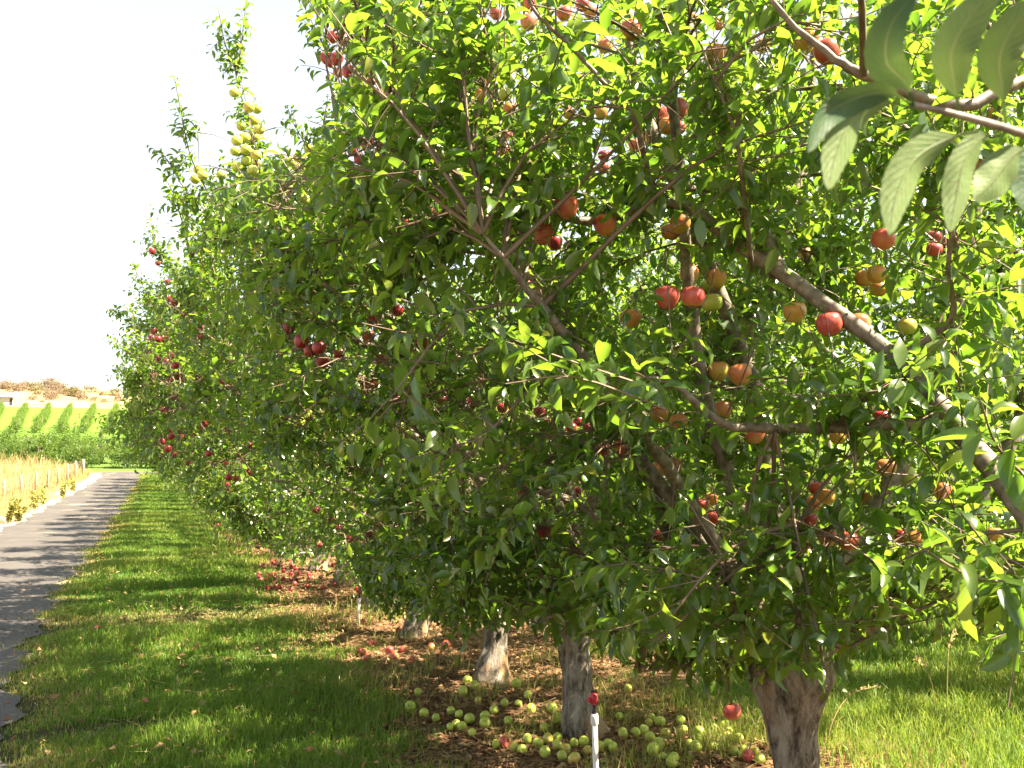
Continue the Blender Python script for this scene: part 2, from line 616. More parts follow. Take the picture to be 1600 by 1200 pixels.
zone(400, 300, 4, 'deep', [(205, 855, 40), (283, 935, 47), (340, 990, 43), (395, 975, 46), (415, 1065, 44), (515, 1015, 38), (735, 808, 42), (703, 905, 42, 'red'), (885, 740, 42), (790, 1050, 44), (1035, 940, 42), (710, 1185, 38), (1090, 115, 30, 'red'), (1130, 130, 28, 'red'), (1285, 78, 30), (1010, 160, 32), (925, 185, 26)])
zone(400, 0, 4, 'deep', [(480, 235, 38), (545, 252, 38), (437, 365, 38), (470, 385, 40), (505, 370, 42), (515, 455, 34), (580, 450, 44), (725, 505, 32), (785, 570, 30, 'red'), (605, 945, 36), (695, 905, 42), (790, 920, 36), (645, 995, 36), (870, 1100, 30), (1500, 85, 40, 'red'), (1430, 515, 50, 'orange'), (1410, 590, 40, 'orange'), (1560, 590, 45, 'blush'), (1585, 680, 42, 'orange'), (1550, 940, 45, 'orange'), (1320, 610, 34, 'blush'), (1570, 850, 34, 'red'),
                         (335, 930, 34, 'blush'), (265, 985, 34, 'blush'), (215, 1010, 34, 'green'), (268, 1050, 34, 'blush'), (285, 1108, 36, 'blush'), (155, 1165, 36, 'blush'), (210, 1180, 32, 'blush')])
zone(150, 0, 4, 'green', [(865, 580, 33, 'blush'), (955, 670, 35, 'blush'), (1005, 680, 33, 'blush'), (985, 755, 35, 'blush'), (910, 790, 33), (1020, 810, 35, 'blush'), (995, 860, 32), (930, 860, 35, 'blush'), (880, 880, 35), (935, 935, 35), (870, 945, 33), (1000, 970, 35, 'blush'), (940, 1008, 36), (1005, 1015, 30), (880, 1040, 35), (980, 1065, 36), (640, 1060, 32), (665, 1095, 34), (620, 1120, 32), (785, 1095, 32)])
zone(150, 300, 4, 'deep', [(350, 370, 22), (388, 445, 18), (450, 565, 20), (490, 695, 24), (460, 670, 20), (548, 762, 20), (362, 872, 22), (350, 915, 22), (388, 920, 22), (432, 922, 22), (450, 885, 18), (652, 850, 20), (655, 905, 22), (322, 997, 18), (390, 1040, 20), (440, 1055, 22), (465, 1020, 22), (495, 1085, 25), (358, 1145, 20), (510, 1155, 22), (535, 1170, 20), (455, 1180, 20), (635, 1160, 20), (790, 1185, 22),
                           (1010, 360, 32, 'green'), (1205, 60, 33, 'green'), (1305, 50, 34, 'blush'), (1120, 80, 34, 'blush')])
zone(0, 560, 4, 'deep', [(985, 5, 20), (1040, 20, 22), (1095, 45, 24), (955, 110, 18), (1060, 135, 20), (1110, 115, 20), (1135, 130, 20), (1235, 120, 18), (1390, 150, 16), (1425, 180, 20), (1475, 210, 20), (1080, 250, 20), (955, 325, 18), (1020, 320, 20), (1060, 325, 22), (1140, 300, 20), (1280, 410, 22), (1265, 435, 20), (1420, 440, 18), (1060, 460, 20), (1070, 490, 24), (1115, 455, 18), (1135, 490, 20), (1205, 480, 18), (1015, 520, 22), (1050, 565, 24), (1005, 605, 18), (1095, 605, 20), (1145, 590, 16), (1305, 595, 24), (1325, 650, 16), (1410, 655, 20), (1175, 655, 18), (1555, 710, 20), (1430, 745, 24), (1475, 750, 18), (1420, 790, 18), (1425, 830, 18), (1495, 610, 18), (1560, 545, 20)])
zone(400, 560, 4, 'deep', [(715, 165, 40), (680, 190, 34), (880, 262, 40), (1122, 135, 32), (1165, 260, 38), (1340, 285, 42), (1540, 310, 36), (450, 485, 22), (200, 370, 18), (1410, 145, 30), (375, 945, 24), (470, 1000, 24), (765, 1040, 24), (880, 1035, 26), (710, 1100, 24), (585, 1130, 24), (665, 1140, 22), (515, 1055, 20), (390, 1160, 20),
                           (340, 360, 38, 'green'), (272, 400, 38, 'green'), (590, 500, 34, 'green'), (905, 430, 36, 'green'), (950, 475, 34, 'green'), (728, 825, 32, 'green'), (780, 985, 34, 'green'), (1015, 1000, 32, 'green'), (1320, 545, 32, 'green'), (1250, 550, 30, 'green'), (1540, 680, 30, 'green'), (1360, 770, 30, 'green')])
zone(800, 0, 4, 'red', [(100, 30, 50), (105, 140, 52), (325, 85, 48), (440, 30, 46), (490, 75, 44), (745, 190, 68), (580, 290, 46, 'orange'), (1275, 335, 68, 'orange'), (1130, 120, 40, 'orange'), (1290, 150, 40, 'orange'), (1570, 285, 50, 'orange'), (1035, 685, 68), (945, 730, 55), (970, 790, 55, 'orange'), (870, 860, 55, 'orange'), (555, 705, 48, 'orange'), (355, 705, 44, 'orange'), (575, 975, 38, 'deep'), (570, 1050, 38), (770, 910, 44), (1050, 800, 40), (940, 1110, 34), (1035, 1020, 36, 'deep')])
zone(800, 300, 4, 'red', [(343, 95, 74), (190, 265, 70), (268, 320, 50, 'deep'), (583, 208, 72), (1050, 195, 66, 'orange'), (990, 250, 60, 'orange'), (1110, 520, 62, 'orange'), (970, 660, 78), (1130, 655, 76), (1250, 690, 68, 'blush'), (1275, 545, 66, 'orange'), (745, 790, 62, 'orange'), (1290, 1120, 66, 'orange'), (1425, 1140, 72, 'orange'), (1310, 700, 50, 'deep'), (180, 620, 36, 'deep'), (90, 580, 36, 'deep'), (1225, 590, 50, 'blush')])
zone(1100, 0, 3.2, 'red', [(615, 260, 66), (525, 190, 52, 'orange'), (500, 225, 50, 'orange'), (1385, 840, 50), (1450, 580, 46, 'orange')])
zone(1200, 300, 4, 'orange', [(720, 295, 76, 'red'), (680, 515, 62), (600, 540, 58), (690, 605, 56), (165, 752, 72), (385, 830, 82, 'red'), (565, 830, 74), (1040, 360, 50, 'red'), (1140, 310, 50, 'red'), (1040, 285, 44, 'red'), (870, 840, 60, 'blush'), (230, 390, 44)])
zone(1200, 600, 4, 'red', [(710, 215, 56, 'deep'), (440, 330, 54, 'orange'), (740, 520, 62, 'orange'), (865, 570, 62, 'blush'), (765, 625, 58, 'green'), (305, 650, 52), (365, 705, 56, 'orange'), (285, 745, 50, 'orange'), (640, 730, 60, 'orange'), (1085, 665, 58, 'orange'), (370, 960, 60), (500, 980, 66), (905, 965, 60, 'orange'), (830, 950, 46, 'deep'), (115, 820, 46, 'deep'), (265, 845, 44, 'deep'), (230, 1020, 40), (1420, 940, 50, 'orange')])
zone(800, 600, 4, 'deep', [(175, 175, 40), (230, 245, 36), (370, 275, 36), (470, 265, 32), (415, 235, 34), (570, 410, 44), (660, 370, 42, 'red'), (690, 420, 40, 'red'), (920, 190, 58, 'orange'), (1040, 230, 54, 'orange'), (1315, 165, 62, 'orange'), (1515, 310, 66, 'red'), (915, 425, 38), (1000, 510, 62, 'orange'), (945, 520, 58, 'orange'), (975, 685, 48), (1190, 760, 46, 'red'), (1245, 720, 42, 'orange'), (60, 675, 34), (400, 675, 38), (200, 695, 30), (200, 920, 46), (410, 1045, 40), (365, 915, 28), (920, 945, 44), (1260, 840, 44, 'red'), (1225, 940, 42, 'red'), (1350, 1160, 42), (1235, 1020, 40, 'red'), (1140, 900, 38), (290, 745, 32), (500, 730, 36)])
AP.append((1144, 1112, 14.5, 'red'))
DIA = .084
APW = []
for (x, y, r, c) in AP:
    dia = DIA * R.uniform(.95, 1.05) * (.9 if c == 'deep' and r < 7 else 1)
    d = dia * FPX / (2 * r)
    APW.append((x, y, r, c, d, dia, px(x, y, d)))
APW_P = np.array([a[6] for a in APW])
APX = np.array([(a[0], a[1], a[2], a[4]) for a in APW])

# ------------------------------------------------------------------ the near row of apple trees
# lower rim of the foliage as the photo shows it
RIM = np.array([(-300, 690), (240, 742), (300, 785), (380, 845), (470, 890), (560, 915), (640, 965), (720, 985), (840, 1000), (960, 1035), (1100, 1075), (1190, 1060), (1290, 1075), (1360, 1010), (1440, 985), (1540, 1010), (1700, 1040)])
EDGE = np.array([(-200, 470), (30, 470), (110, 500), (170, 520), (215, 500), (235, 425), (252, 335), (270, 302), (310, 288), (360, 290), (395, 275), (420, 250), (450, 218), (490, 178), (540, 172), (590, 188), (640, 200)])   # outer rim of the row against the sky (y, x)
WINDOWS = [(1192, 1062, 1288, 1240, .9), (868, 1000, 945, 1150, .6), (765, 985, 832, 1070, .8)]


def keep_leaves(P, size, sky_edge=True, fruit=1.0, keep_out=1.0):
    x, y, d = proj(P)
    dist = np.linalg.norm(P - C0, axis=1)
    k = dist > .9
    infr = (d > 0) & (x > -60) & (x < 1660) & (y > -60) & (y < 1260)
    if sky_edge:
        k &= ~(infr & (d < 2.35 + .35 * sstep(1500, 1300, x)))
    k &= infr | (P[:, 1] > 4.6) | (R.random(len(P)) < keep_out)
    rim = np.interp(x, RIM[:, 0], RIM[:, 1])
    j = R.exponential(22, len(P)) - 14 + 26 * np.sin(x / 31 + 1) * np.sin(x / 73) * (x > 500)
    k &= ~(infr & (y > rim + j))
    if sky_edge:
        k &= ~(infr & (y < 640) & (x < np.interp(y, EDGE[:, 0], EDGE[:, 1]) - R.exponential(12, len(P)) + 6))
    for (a, b, c_, e, pr) in WINDOWS:
        k &= ~((x > a) & (x < c_) & (y > b) & (y < e) & (d > 0) & (R.random(len(P)) < pr) & (d < 8))
    lp = size * FPX / np.maximum(d, .1)
    I = np.where(k & infr)[0]
    for (ax_, ay, ar, ad) in APX if fruit else ():
        q = I[(d[I] < ad + .03)]
        hit = np.hypot(x[q] - ax_, y[q] - ay) < ar * (.4 + .55 * fruit) + .28 * fruit * lp[q]
        q = q[hit]
        k[q[R.random(len(q)) < (.97 if ar > 9 else .9)]] = False
    return k


class Tree:
    def __init__(s, X0, Y0, reach, seed, top=4.35, half=.62, wide=False):
        s.X0, s.Y0, s.reach, s.top, s.half = X0, Y0, reach, top, half
        s.r = np.random.default_rng(seed)
        s.g = float(hz(X0, Y0))
        s.limbs = []            # (path, radii)
        s.keep_limbs = 99
        s.secs = []
        s.shoots = []

    def envelope(s, P):
        u = P[:, 0] - s.X0
        v = (P[:, 1] - s.Y0) / s.half
        z = P[:, 2] - s.g
        left = -s.reach * (.45 + .55 * sstep(.6, 2.2, z))
        zb = .48 + .40 * np.maximum(-u - 1.0, 0) + .35 * np.maximum(u - .6, 0)
        zt = s.top - .10 * u ** 2 - .35 * v ** 2 + .35 * snoise(P, 1.1)
        return (u > left) & (u < 2.0) & (np.abs(v) < 1.15) & (z > zb) & (z < zt)

    def add_limb(s, pts, r0, r1, n=None):
        n = n or 4 * len(pts)
        P = crom(pts, n)
        P[1:-1] += s.r.normal(0, 1, (len(P) - 2, 3)) * np.linspace(r0, r1, n)[1:-1, None] * .13
        s.limbs.append((P, np.linspace(r0, r1, n) ** 1.0))

    def auto_limbs(s, base, ends):
        s.keep_limbs = len(s.limbs)
        for (u, v, z, r0) in ends:
            e = np.array([s.X0 + u, s.Y0 + v, s.g + z])
            out = e - base
            out[2] = 0
            L = np.linalg.norm(out)
            m1 = base + out * .32 + np.array([0, 0, (e[2] - base[2]) * .28 + .15])
            m2 = base + out * .68 + np.array([0, 0, (e[2] - base[2]) * .62 + .2])
            j = s.r.normal(0, .1, (2, 3))
            s.add_limb([base, m1 + j[0], m2 + j[1], e], r0, .012, 22)

    def grow(s, nsec, nshoot, dens=1.0, leafsize=.085, left_bias=.5, nwater=16):
        r = s.r
        LP = np.concatenate([P[int(len(P) * .12):] for P, _ in s.limbs])
        tips = []
        while len(tips) < nsec:
            Q = np.stack([s.X0 + r.uniform(-s.reach, 2.0, 4000), s.Y0 + s.half * r.uniform(-1.15, 1.15, 4000), s.g + r.uniform(.4, s.top + .3, 4000)], 1)
            Q = Q[s.envelope(Q)]
            Q = Q[snoise(Q, 1.7) + r.normal(0, .35, len(Q)) > -.08]
            u = Q[:, 0] - s.X0
            Q = Q[r.random(len(Q)) < np.maximum(np.exp(-np.maximum(u + s.reach * np.where(Q[:, 2] < s.g + 1.3, .6, 1) - .5, 0) / .9), left_bias) * np.where(Q[:, 2] < s.g + 1.3, 1., .6)]
            for q in Q:
                dd = np.linalg.norm(LP - q, axis=1) + .5 * np.maximum(LP[:, 2] - q[2], 0)
                m = dd.min()
                if .15 < m < 1.5:
                    tips.append((q, LP[dd.argmin()]))
                    if len(tips) >= nsec:
                        break
        for q, b in tips:
            L = np.linalg.norm(q - b)
            mid = b + (q - b) * .5 + np.array([0, 0, .10 * L]) + r.normal(0, .07 * L, 3)
            k = max(4, int(L / .1))
            P = crom([b, mid, q], k)
            s.secs.append((P, np.linspace(.0045 + .006 * L, .003, k)))
        SH = []
        for si, (P, _) in enumerate(s.secs):
            m = max(2, r.poisson(nshoot))
            tt_ = np.sqrt(r.uniform(.04, 1, m))
            tt_[0] = 1
            for t_ in tt_:
                f = t_ * (len(P) - 1)
                i = min(int(f), len(P) - 2)
                b = P[i] + (P[i + 1] - P[i]) * (f - i)
                d0 = nrm(P[i + 1] - P[i])
                L = np.clip(r.gamma(4, .075), .1, .6)
                d = nrm(d0 * r.uniform(.2, 1.1) + r.normal(0, .55, 3) + np.array([0, 0, .38]))
                SH.append((b, d, L, si))
        for P, _ in s.limbs:                     # water shoots straight off the limbs
            for i in r.integers(len(P) // 10, len(P), nwater):
                SH.append((P[i], nrm(r.normal(0, .6, 3) + np.array([0, 0, .5])), r.uniform(.1, .45), -1))
        for b, d, L, si in SH:
            e = b + d * L * .55 + np.array([0, 0, .0])
            bend = np.array([0, 0, r.uniform(-.22, .16)]) * L
            s.shoots.append((crom([b, e, b + d * L + bend], 5), .0032, dens, leafsize * r.uniform(.82, 1.15), 0, si))

    def leader(s, pts, r0=.006, leafsize=.08, dens=.62, side=10):
        P = crom(pts, 9)
        s.shoots.append((P, r0, dens * 1.25, leafsize, 1, -1))
        for i_ in range(int(side)):
            f = s.r.uniform(.0, .62) ** 1.0 * 8
            i = int(f)
            b = P[i] + (P[i + 1] - P[i]) * (f - i)
            d = nrm(nrm(P[i + 1] - P[i]) * .7 + s.r.normal(0, .6, 3))
            L = s.r.uniform(.08, .26)
            s.shoots.append((crom([b, b + d * L * .5, b + d * L + np.array([0, 0, -.03])], 4), .003, 1.1, leafsize, 1, -1))

    def leafdata(s):
        r = s.r
        PO, AX, UP, SZ, FR = [], [], [], [], []
        s.exempt = []
        for P, _, dens, ls, ld_, _ in s.shoots:
            L = np.linalg.norm(np.diff(P, axis=0), axis=1).sum()
            n = max(4, int(L / .026 * dens))
            tt_ = np.clip(np.linspace(.06, 1, n) + r.normal(0, .02, n), 0, 1)
            f = tt_ * (len(P) - 1)
            i = np.minimum(f.astype(int), len(P) - 2)
            b = P[i] + (P[i + 1] - P[i]) * (f - i)[:, None]
            d = nrm(P[i + 1] - P[i])
            a = np.array([0, 0, 1.]) if abs(d[0][2]) < .9 else np.array([1., 0, 0])
            e1 = nrm(np.cross(d, a))
            e2 = np.cross(d, e1)
            ph = np.arange(n) * 2.4 + r.uniform(0, 6.28) + r.normal(0, .3, n)
            out = np.cos(ph)[:, None] * e1 + np.sin(ph)[:, None] * e2
            ax = nrm(out * .85 + d * r.uniform(.15, .75, n)[:, None] + np.array([0, 0, -1.]) * r.uniform(-.05, .55, n)[:, None] + r.normal(0, .15, (n, 3)))
            upv = np.array([0, 0, 1.]) + d * .5 + r.normal(0, .38, (n, 3))
            s.exempt.append(np.full(n, ld_))
            PO.append(b); AX.append(ax); UP.append(upv)
            SZ.append(ls * (.62 + .38 * np.sin(pi * np.clip(tt_ * .9 + .12, 0, 1))) * r.uniform(.62, 1.22, n))
        return np.concatenate(PO), np.concatenate(AX), np.concatenate(UP), np.concatenate(SZ)

    def prune(s):
        for li_, (P, rr) in enumerate(s.limbs):
            if li_ >= s.keep_limbs:
                ok = keep_leaves(P, np.full(len(P), .05), True, 0)
                ok[:len(P) // 3] = True
                cut = len(P) if ok.all() else int(np.argmin(ok))
                P, rr = P[:cut], rr[:cut].copy()
                rr[-3:] *= (.8, .55, .3)
                s.limbs[li_] = (P, rr)
        WL = np.concatenate([P for P, _ in s.limbs])

        def good(P):
            return keep_leaves(P[[len(P) // 2, -1]], np.full(2, .05), True, 0, .62).all()
        gs = [good(P) and np.linalg.norm(WL - P[0], axis=1).min() < .12 for P, _ in s.secs]
        s.secs = [q for q, ok in zip(s.secs, gs) if ok]
        s.shoots = [q for q in s.shoots if q[4] or ((q[5] < 0 or gs[q[5]]) and good(q[0]) and (q[5] >= 0 or np.linalg.norm(WL - q[0][0], axis=1).min() < .06))]

    def build(s, label, near=True, trunk=None, group='apple trees in the row beside the lane', prune=True, trunk_r=.12, name='apple_tree', flare=.12):
        org = np.array([s.X0, s.Y0, s.g])
        root = empty(name, org, label, 'tree', group)
        if trunk is not None:
            mb = MB()
            n = 70
            P = crom(trunk, n)
            hgt = P[:, 2] - s.g
            rad = trunk_r * (1 + .45 * np.exp(-np.maximum(hgt, 0) / .10) + flare * sstep(.45, .85, hgt))
            tube(mb, P - org, rad, 40, True, .12)
            mb.obj('trunk', M_BARK, root)
        for P, rr in s.limbs:
            mb = MB()
            tube(mb, P - org, rr, 9, True, .06)
            mb.obj('limb', M_LIMB, root)
        mb = MB()
        for P, rr in s.secs:
            tube(mb, P - org, rr, 5, False)
        for P, r0, _, _, _, _ in s.shoots:
            tube(mb, P - org, np.linspace(r0, r0 * .45, len(P)), 3, False)
        for P in s.spurs if hasattr(s, 'spurs') else []:
            tube(mb, P - org, np.linspace(.0042, .0018, len(P)), 4, False)
        mb.obj('branches', M_TWIG, root)
        PO, AX, UP, SZ = s.leafdata()
        if prune:
            Q = PO + AX * SZ[:, None] * .6
            ex = np.concatenate(s.exempt) > 0
            k = np.where(ex, keep_leaves(Q, SZ, False, .75), keep_leaves(Q, SZ, keep_out=.5))   # unseen leaves beyond the frame thinned to let sun onto near crowns
            PO, AX, UP, SZ = PO[k], AX[k], UP[k], SZ[k]
        rn = s.r.random(len(PO))
        mb = MB()
        leaves(mb, PO - org, AX, UP, SZ, rn, NEAR if near else FAR)
        mb.obj('foliage', M_LEAF, root)
        s.nl = len(PO)
        return root


def std_ends(r, reach):
    a = r.uniform(-.2, .2, 16)
    return [(-reach * .92, .5 + a[0], 3.5 + a[1], .036), (-reach * .8, -.75 + a[2], 2.5 + a[3], .038), (-.45 + a[4], .25, 4.4, .046),
            (-.9 + a[12], -.4, 4.2, .036),
            (1.2 + a[5], -.5 + a[6], 3.9, .042), (1.5, .7 + a[7], 2.7, .036), (-reach * .62, .9 + a[8], 1.55 + a[9], .03), (-.75 + a[10], -.95, 1.25 + a[11], .028),
            (-reach * .5, .3 + a[13], .95, .024), (-.7, .9, .85, .02), (.9, -.5, .95, .02)]


trees = []
# T0: just out of the frame to the right, its long limb crosses the picture
T0 = Tree(2.75, 1.45, 2.0, 10, 4.35, 1.15)
T0.add_limb([(2.75, 1.45, .75), px(1790, 1000, 2.45), px(1640, 850, 2.62), px(1560, 745, 2.78), px(1480, 650, 2.95), px(1390, 550, 3.1), px(1230, 432, 3.3), px(1140, 375, 3.4), px(1060, 318, 3.5), px(960, 336, 3.55), px(890, 342, 3.5), px(800, 288, 3.4), px(700, 235, 3.3)], .043, .008, 56)
T0.add_limb([px(1215, 425, 3.32), px(1160, 300, 3.5), px(1112, 180, 3.55), px(1078, 60, 3.6), px(1060, -60, 3.6)], .034, .02, 26)
T0.add_limb([px(1470, 652, 2.97), px(1400, 663, 3.0), px(1330, 668, 3.0), px(1220, 668, 3.0), px(1130, 662, 2.95), px(1060, 605, 2.9), px(1010, 590, 2.85)], .026, .005, 28)
T0.add_limb([(2.75, 1.45, .8), (2.9, 1.7, 1.7), px(1700, 150, 2.7), px(1500, 165, 2.6), px(1369, 125, 2.5), px(1319, 100, 2.5), px(1237, 38, 2.5), px(1180, -40, 2.5)], .024, .006, 40)
T0.add_limb([px(1165, 300, 3.5), px(1030, 290, 3.2), px(1017, 287, 3.1), px(990, 185, 2.95), px(940, 125, 2.9), px(880, 62, 2.85), px(835, 17, 2.8), px(810, -40, 2.8)], .012, .004, 36)
T0.add_limb([px(1175, 420, 3.3), px(1162, 300, 3.0), px(1150, 212, 2.9), px(1122, 140, 2.85), px(1092, 62, 2.8)], .009, .003, 20)
T0.add_limb([px(1400, 560, 3.1), px(1485, 500, 3.0), px(1482, 420, 2.9), px(1490, 350, 2.8), px(1500, 260, 2.8)], .012, .004, 20)
T0.add_limb([(2.75, 1.45, .8), (3.1, 1.9, 2.0), (3.3, 2.1, 3.6)], .04, .012, 20)
T0.add_limb([(2.75, 1.45, .8), (3.5, 1.2, 1.9), (4.1, 1.1, 3.0)], .04, .012, 20)
T0.grow(360, 10, 1.05, .090, .4, 40)
for pth in ([px(1600, 960, 2.0), px(1560, 880, 1.95), px(1500, 800, 1.9)], [px(1640, 900, 1.9), px(1530, 905, 1.8), px(1430, 850, 1.75)], [px(1620, 760, 1.9), px(1560, 700, 1.85), px(1530, 620, 1.8)],
            [px(1040, 640, 2.6), px(900, 590, 2.5), px(790, 600, 2.45)], [px(1000, 600, 2.7), px(880, 560, 2.6), px(800, 530, 2.5)], [px(1000, 560, 2.8), px(920, 640, 2.7), px(860, 640, 2.6)], [px(820, 290, 3.3), px(720, 200, 3.2), px(640, 150, 3.1)], [px(900, 180, 3.2), px(800, 110, 3.1), px(690, 60, 3.0)]):
    T0.leader(pth, .0045, .095, .9, 2)
trees.append((T0, 'nearest apple tree, mostly out of frame at the right, its long limb crossing the picture', [(2.78, 1.45, -.05), (2.75, 1.45, .4), (2.75, 1.45, .86)]))
# T1: the thick trunk at the lower right
T1 = Tree(2.5, 3.42, 2.0, 11, 4.7, 1.1)
b1 = np.array([2.5, 3.44, .80])
T1.add_limb([b1, px(1330, 985, 4.05), px(1420, 930, 3.95), px(1520, 800, 3.95), px(1600, 640, 4.0), px(1640, 450, 4.1)], .07, .02, 30)
T1.add_limb([b1, px(1140, 965, 4.2), px(1070, 880, 4.3), px(1020, 770, 4.2), px(975, 640, 4.1), px(900, 500, 4.1)], .055, .012, 30)
T1.add_limb([b1, px(1182, 950, 4.25), px(1180, 880, 4.3), px(1200, 740, 4.4), px(1165, 540, 4.4), px(1210, 440, 4.4), px(1260, 200, 4.5), px(1280, -60, 4.6)], .05, .015, 34)
T1.add_limb([px(1150, 1010, 4.15), px(1110, 1038, 4.0), px(1060, 1040, 3.9), px(1000, 1050, 3.8)], .014, .004, 14)
T1.leader([px(1150, 1008, 4.16), px(1138, 1055, 4.28), px(1143, 1099, 4.33)], .009, .07, .8, 3)
T1.auto_limbs(b1, std_ends(T1.r, 2.0))
T1.grow(370, 10, 1.05, .089, .38, 46)
trees.append((T1, 'apple tree with a thick pale grey trunk standing at the lower right', [(2.53, 3.42, -.05), (2.5, 3.42, .35), (2.5, 3.44, .88)]))
# T2
T2 = Tree(2.48, 5.5, 2.0, 12, 4.4, .8)
b2 = np.array([2.5, 5.55, 1.05])
T2.add_limb([b2, px(850, 865, 5.8), px(780, 790, 5.7), px(700, 680, 5.6), px(620, 560, 5.4), px(560, 380, 5.2), px(520, 150, 5.1)], .055, .012, 36)
T2.auto_limbs(b2, std_ends(T2.r, 2.0))
T2.grow(185, 9.5, 1.0, .086, .12)
T2.leader([px(540, 150, 5.1), px(505, 70, 5.1), px(470, 0, 5.1)], .006, .08, .9)
T2.leader([px(560, 120, 5.2), px(540, 40, 5.2), px(530, -30, 5.2)], .006, .08, .9)
trees.append((T2, 'second apple tree from the front, its trunk with a tan streak beside green windfalls', [(2.50, 5.5, -.05), (2.44, 5.5, .35), (2.46, 5.55, .75), (2.52, 5.55, 1.12)]))
T3 = Tree(2.45, 7.05, 2.1, 13, 4.5)
b3 = np.array([2.55, 7.15, .85])
T3.add_limb([b3, px(760, 800, 6.6), px(720, 620, 6.2), px(660, 562, 6.0), px(575, 540, 5.9), px(500, 512, 5.9), px(410, 465, 5.8)], .05, .009, 36)
T3.auto_limbs(b3, std_ends(T3.r, 2.1))
T3.grow(140, 9.5, 1.0, .086, .1)
for pth in ([px(470, 290, 7), px(405, 265, 7.4), px(393, 200, 7.4), px(372, 100, 7.45)], [px(372, 110, 7.45), px(379, 50, 7.45), px(386, -10, 7.45)], [px(370, 115, 7.45), px(352, 70, 7.45), px(341, 15, 7.45)], [px(500, 260, 7), px(462, 200, 7), px(448, 165, 7)], [px(500, 270, 7), px(505, 200, 7), px(512, 150, 7)]):
    T3.leader(pth, .007, .078, .85)
T3.leader([px(410, 285, 7.4), px(397, 235, 7.4), px(388, 185, 7.4), px(370, 130, 7.45), px(366, 85, 7.45)], .009, .082, 1.1, 34)
T3.leader([px(500, 285, 7), px(478, 262, 7.4), px(465, 240, 7.4)], .007, .08, 1.1, 14)
T3.leader([px(470, 300, 7), px(400, 275, 7.4), px(335, 262, 7.4)], .009, .082, 1.1, 30)
T3.leader([px(440, 330, 7), px(380, 310, 7.4), px(310, 275, 7.4)], .009, .082, 1.1, 30)
trees.append((T3, 'third apple tree from the front, its dark trunk leaning right on the straw', [(2.42, 7.0, -.05), (2.46, 7.05, .4), (2.56, 7.15, .92)]))
T4 = Tree(2.4, 9.1, 2.35, 14, 4.5)
b4 = np.array([2.4, 9.1, .85])
T4.add_limb([b4, px(628, 862, 8.6), px(612, 800, 8.5), px(600, 720, 8.4), px(560, 560, 8.0), px(480, 400, 7.8)], .06, .012, 30)
T4.auto_limbs(b4, std_ends(T4.r, 2.35))
T4.grow(138, 9.5, 1.0, .086, .1)
for pth in ([px(340, 330, 7.8), px(300, 250, 7.6), px(285, 185, 7.6), px(272, 118, 7.6)], [px(330, 350, 7.8), px(285, 290, 7.6), px(262, 250, 7.6), px(245, 234, 7.6)], [px(300, 400, 8), px(280, 330, 7.8), px(270, 300, 7.8), px(252, 268, 7.8)], [px(420, 330, 7.8), px(425, 290, 7.8), px(440, 255, 7.8)]):
    T4.leader(pth, .007, .082, 1.0, 16)
trees.append((T4, 'fourth apple tree from the front, behind the white riser with a bare forked limb showing', [(2.36, 9.1, -.05), (2.4, 9.1, .5), (2.4, 9.1, .92)]))
T5 = Tree(2.4, 11.1, 2.75, 15, 4.3)
T5.auto_limbs(np.array([2.4, 11.1, .85]), std_ends(T5.r, 2.75))
T5.grow(150, 9.0, .9, .094, .08)
for pth in ([px(265, 430, 10.8), px(242, 380, 10.8), px(233, 318, 10.8)], [px(275, 440, 10.8), px(255, 400, 10.8), px(222, 375, 10.8)], [px(240, 480, 11), px(215, 430, 11), px(205, 410, 11)], [px(230, 520, 11), px(195, 490, 11), px(178, 482, 11)]):
    T5.leader(pth, .007, .085, 1.0, 16)
trees.append((T5, 'fifth apple tree from the front, a tall wand of leaves at its outer top', [(2.4, 11.1, -.05), (2.42, 11.1, .45), (2.4, 11.1, .92)]))
T6 = Tree(2.4, 13.1, 2.95, 16, 4.2)
T6.auto_limbs(np.array([2.4, 13.1, .85]), std_ends(T6.r, 2.95))
T6.grow(150, 9.0, .9, .094, .08)
for pth in ([px(225, 560, 13), px(190, 540, 13), px(172, 520, 13)], [px(230, 600, 13), px(200, 585, 13), px(178, 572, 13)]):
    T6.leader(pth, .007, .085, .8)
trees.append((T6, 'sixth apple tree from the front, bulging farthest over the grass toward the lane', [(2.4, 13.1, -.05), (2.38, 13.1, .45), (2.4, 13.1, .92)]))

# a short spur joins every apple to the nearest wood of its tree
for T, _, _ in trees:
    T.prune()
WOOD = [(k, np.concatenate([P for P, _ in T.limbs] + [P for P, _ in T.secs] + [sh[0] for sh in T.shoots])) for k, (T, _, _) in enumerate(trees)]
for k, (T, _, _) in enumerate(trees):
    T.spurs = []
OWN = []
for (x, y, r, c, d, dia, p) in APW:
    top = p + np.array([0, 0, dia * .62])
    best = (9, 0, None)
    for k, W in WOOD:
        q = np.linalg.norm(W - top, axis=1) + 1.8 * np.maximum(top[2] - W[:, 2], 0)
        j = q.argmin()
        if q[j] < best[0]:
            best = (q[j], k, W[j])
    _, k, q = best
    OWN.append(k)
    trees[k][0].spurs.append(crom([q, (q + top) / 2 + np.array([0, 0, .08 * np.linalg.norm(q - top)]), top], 6))

for k, (T, lab, trunk) in enumerate(trees):
    T.build(lab, near=k < 5, trunk=trunk, trunk_r=(.100 if k != 1 else .096), flare=.5 if k == 1 else .12)

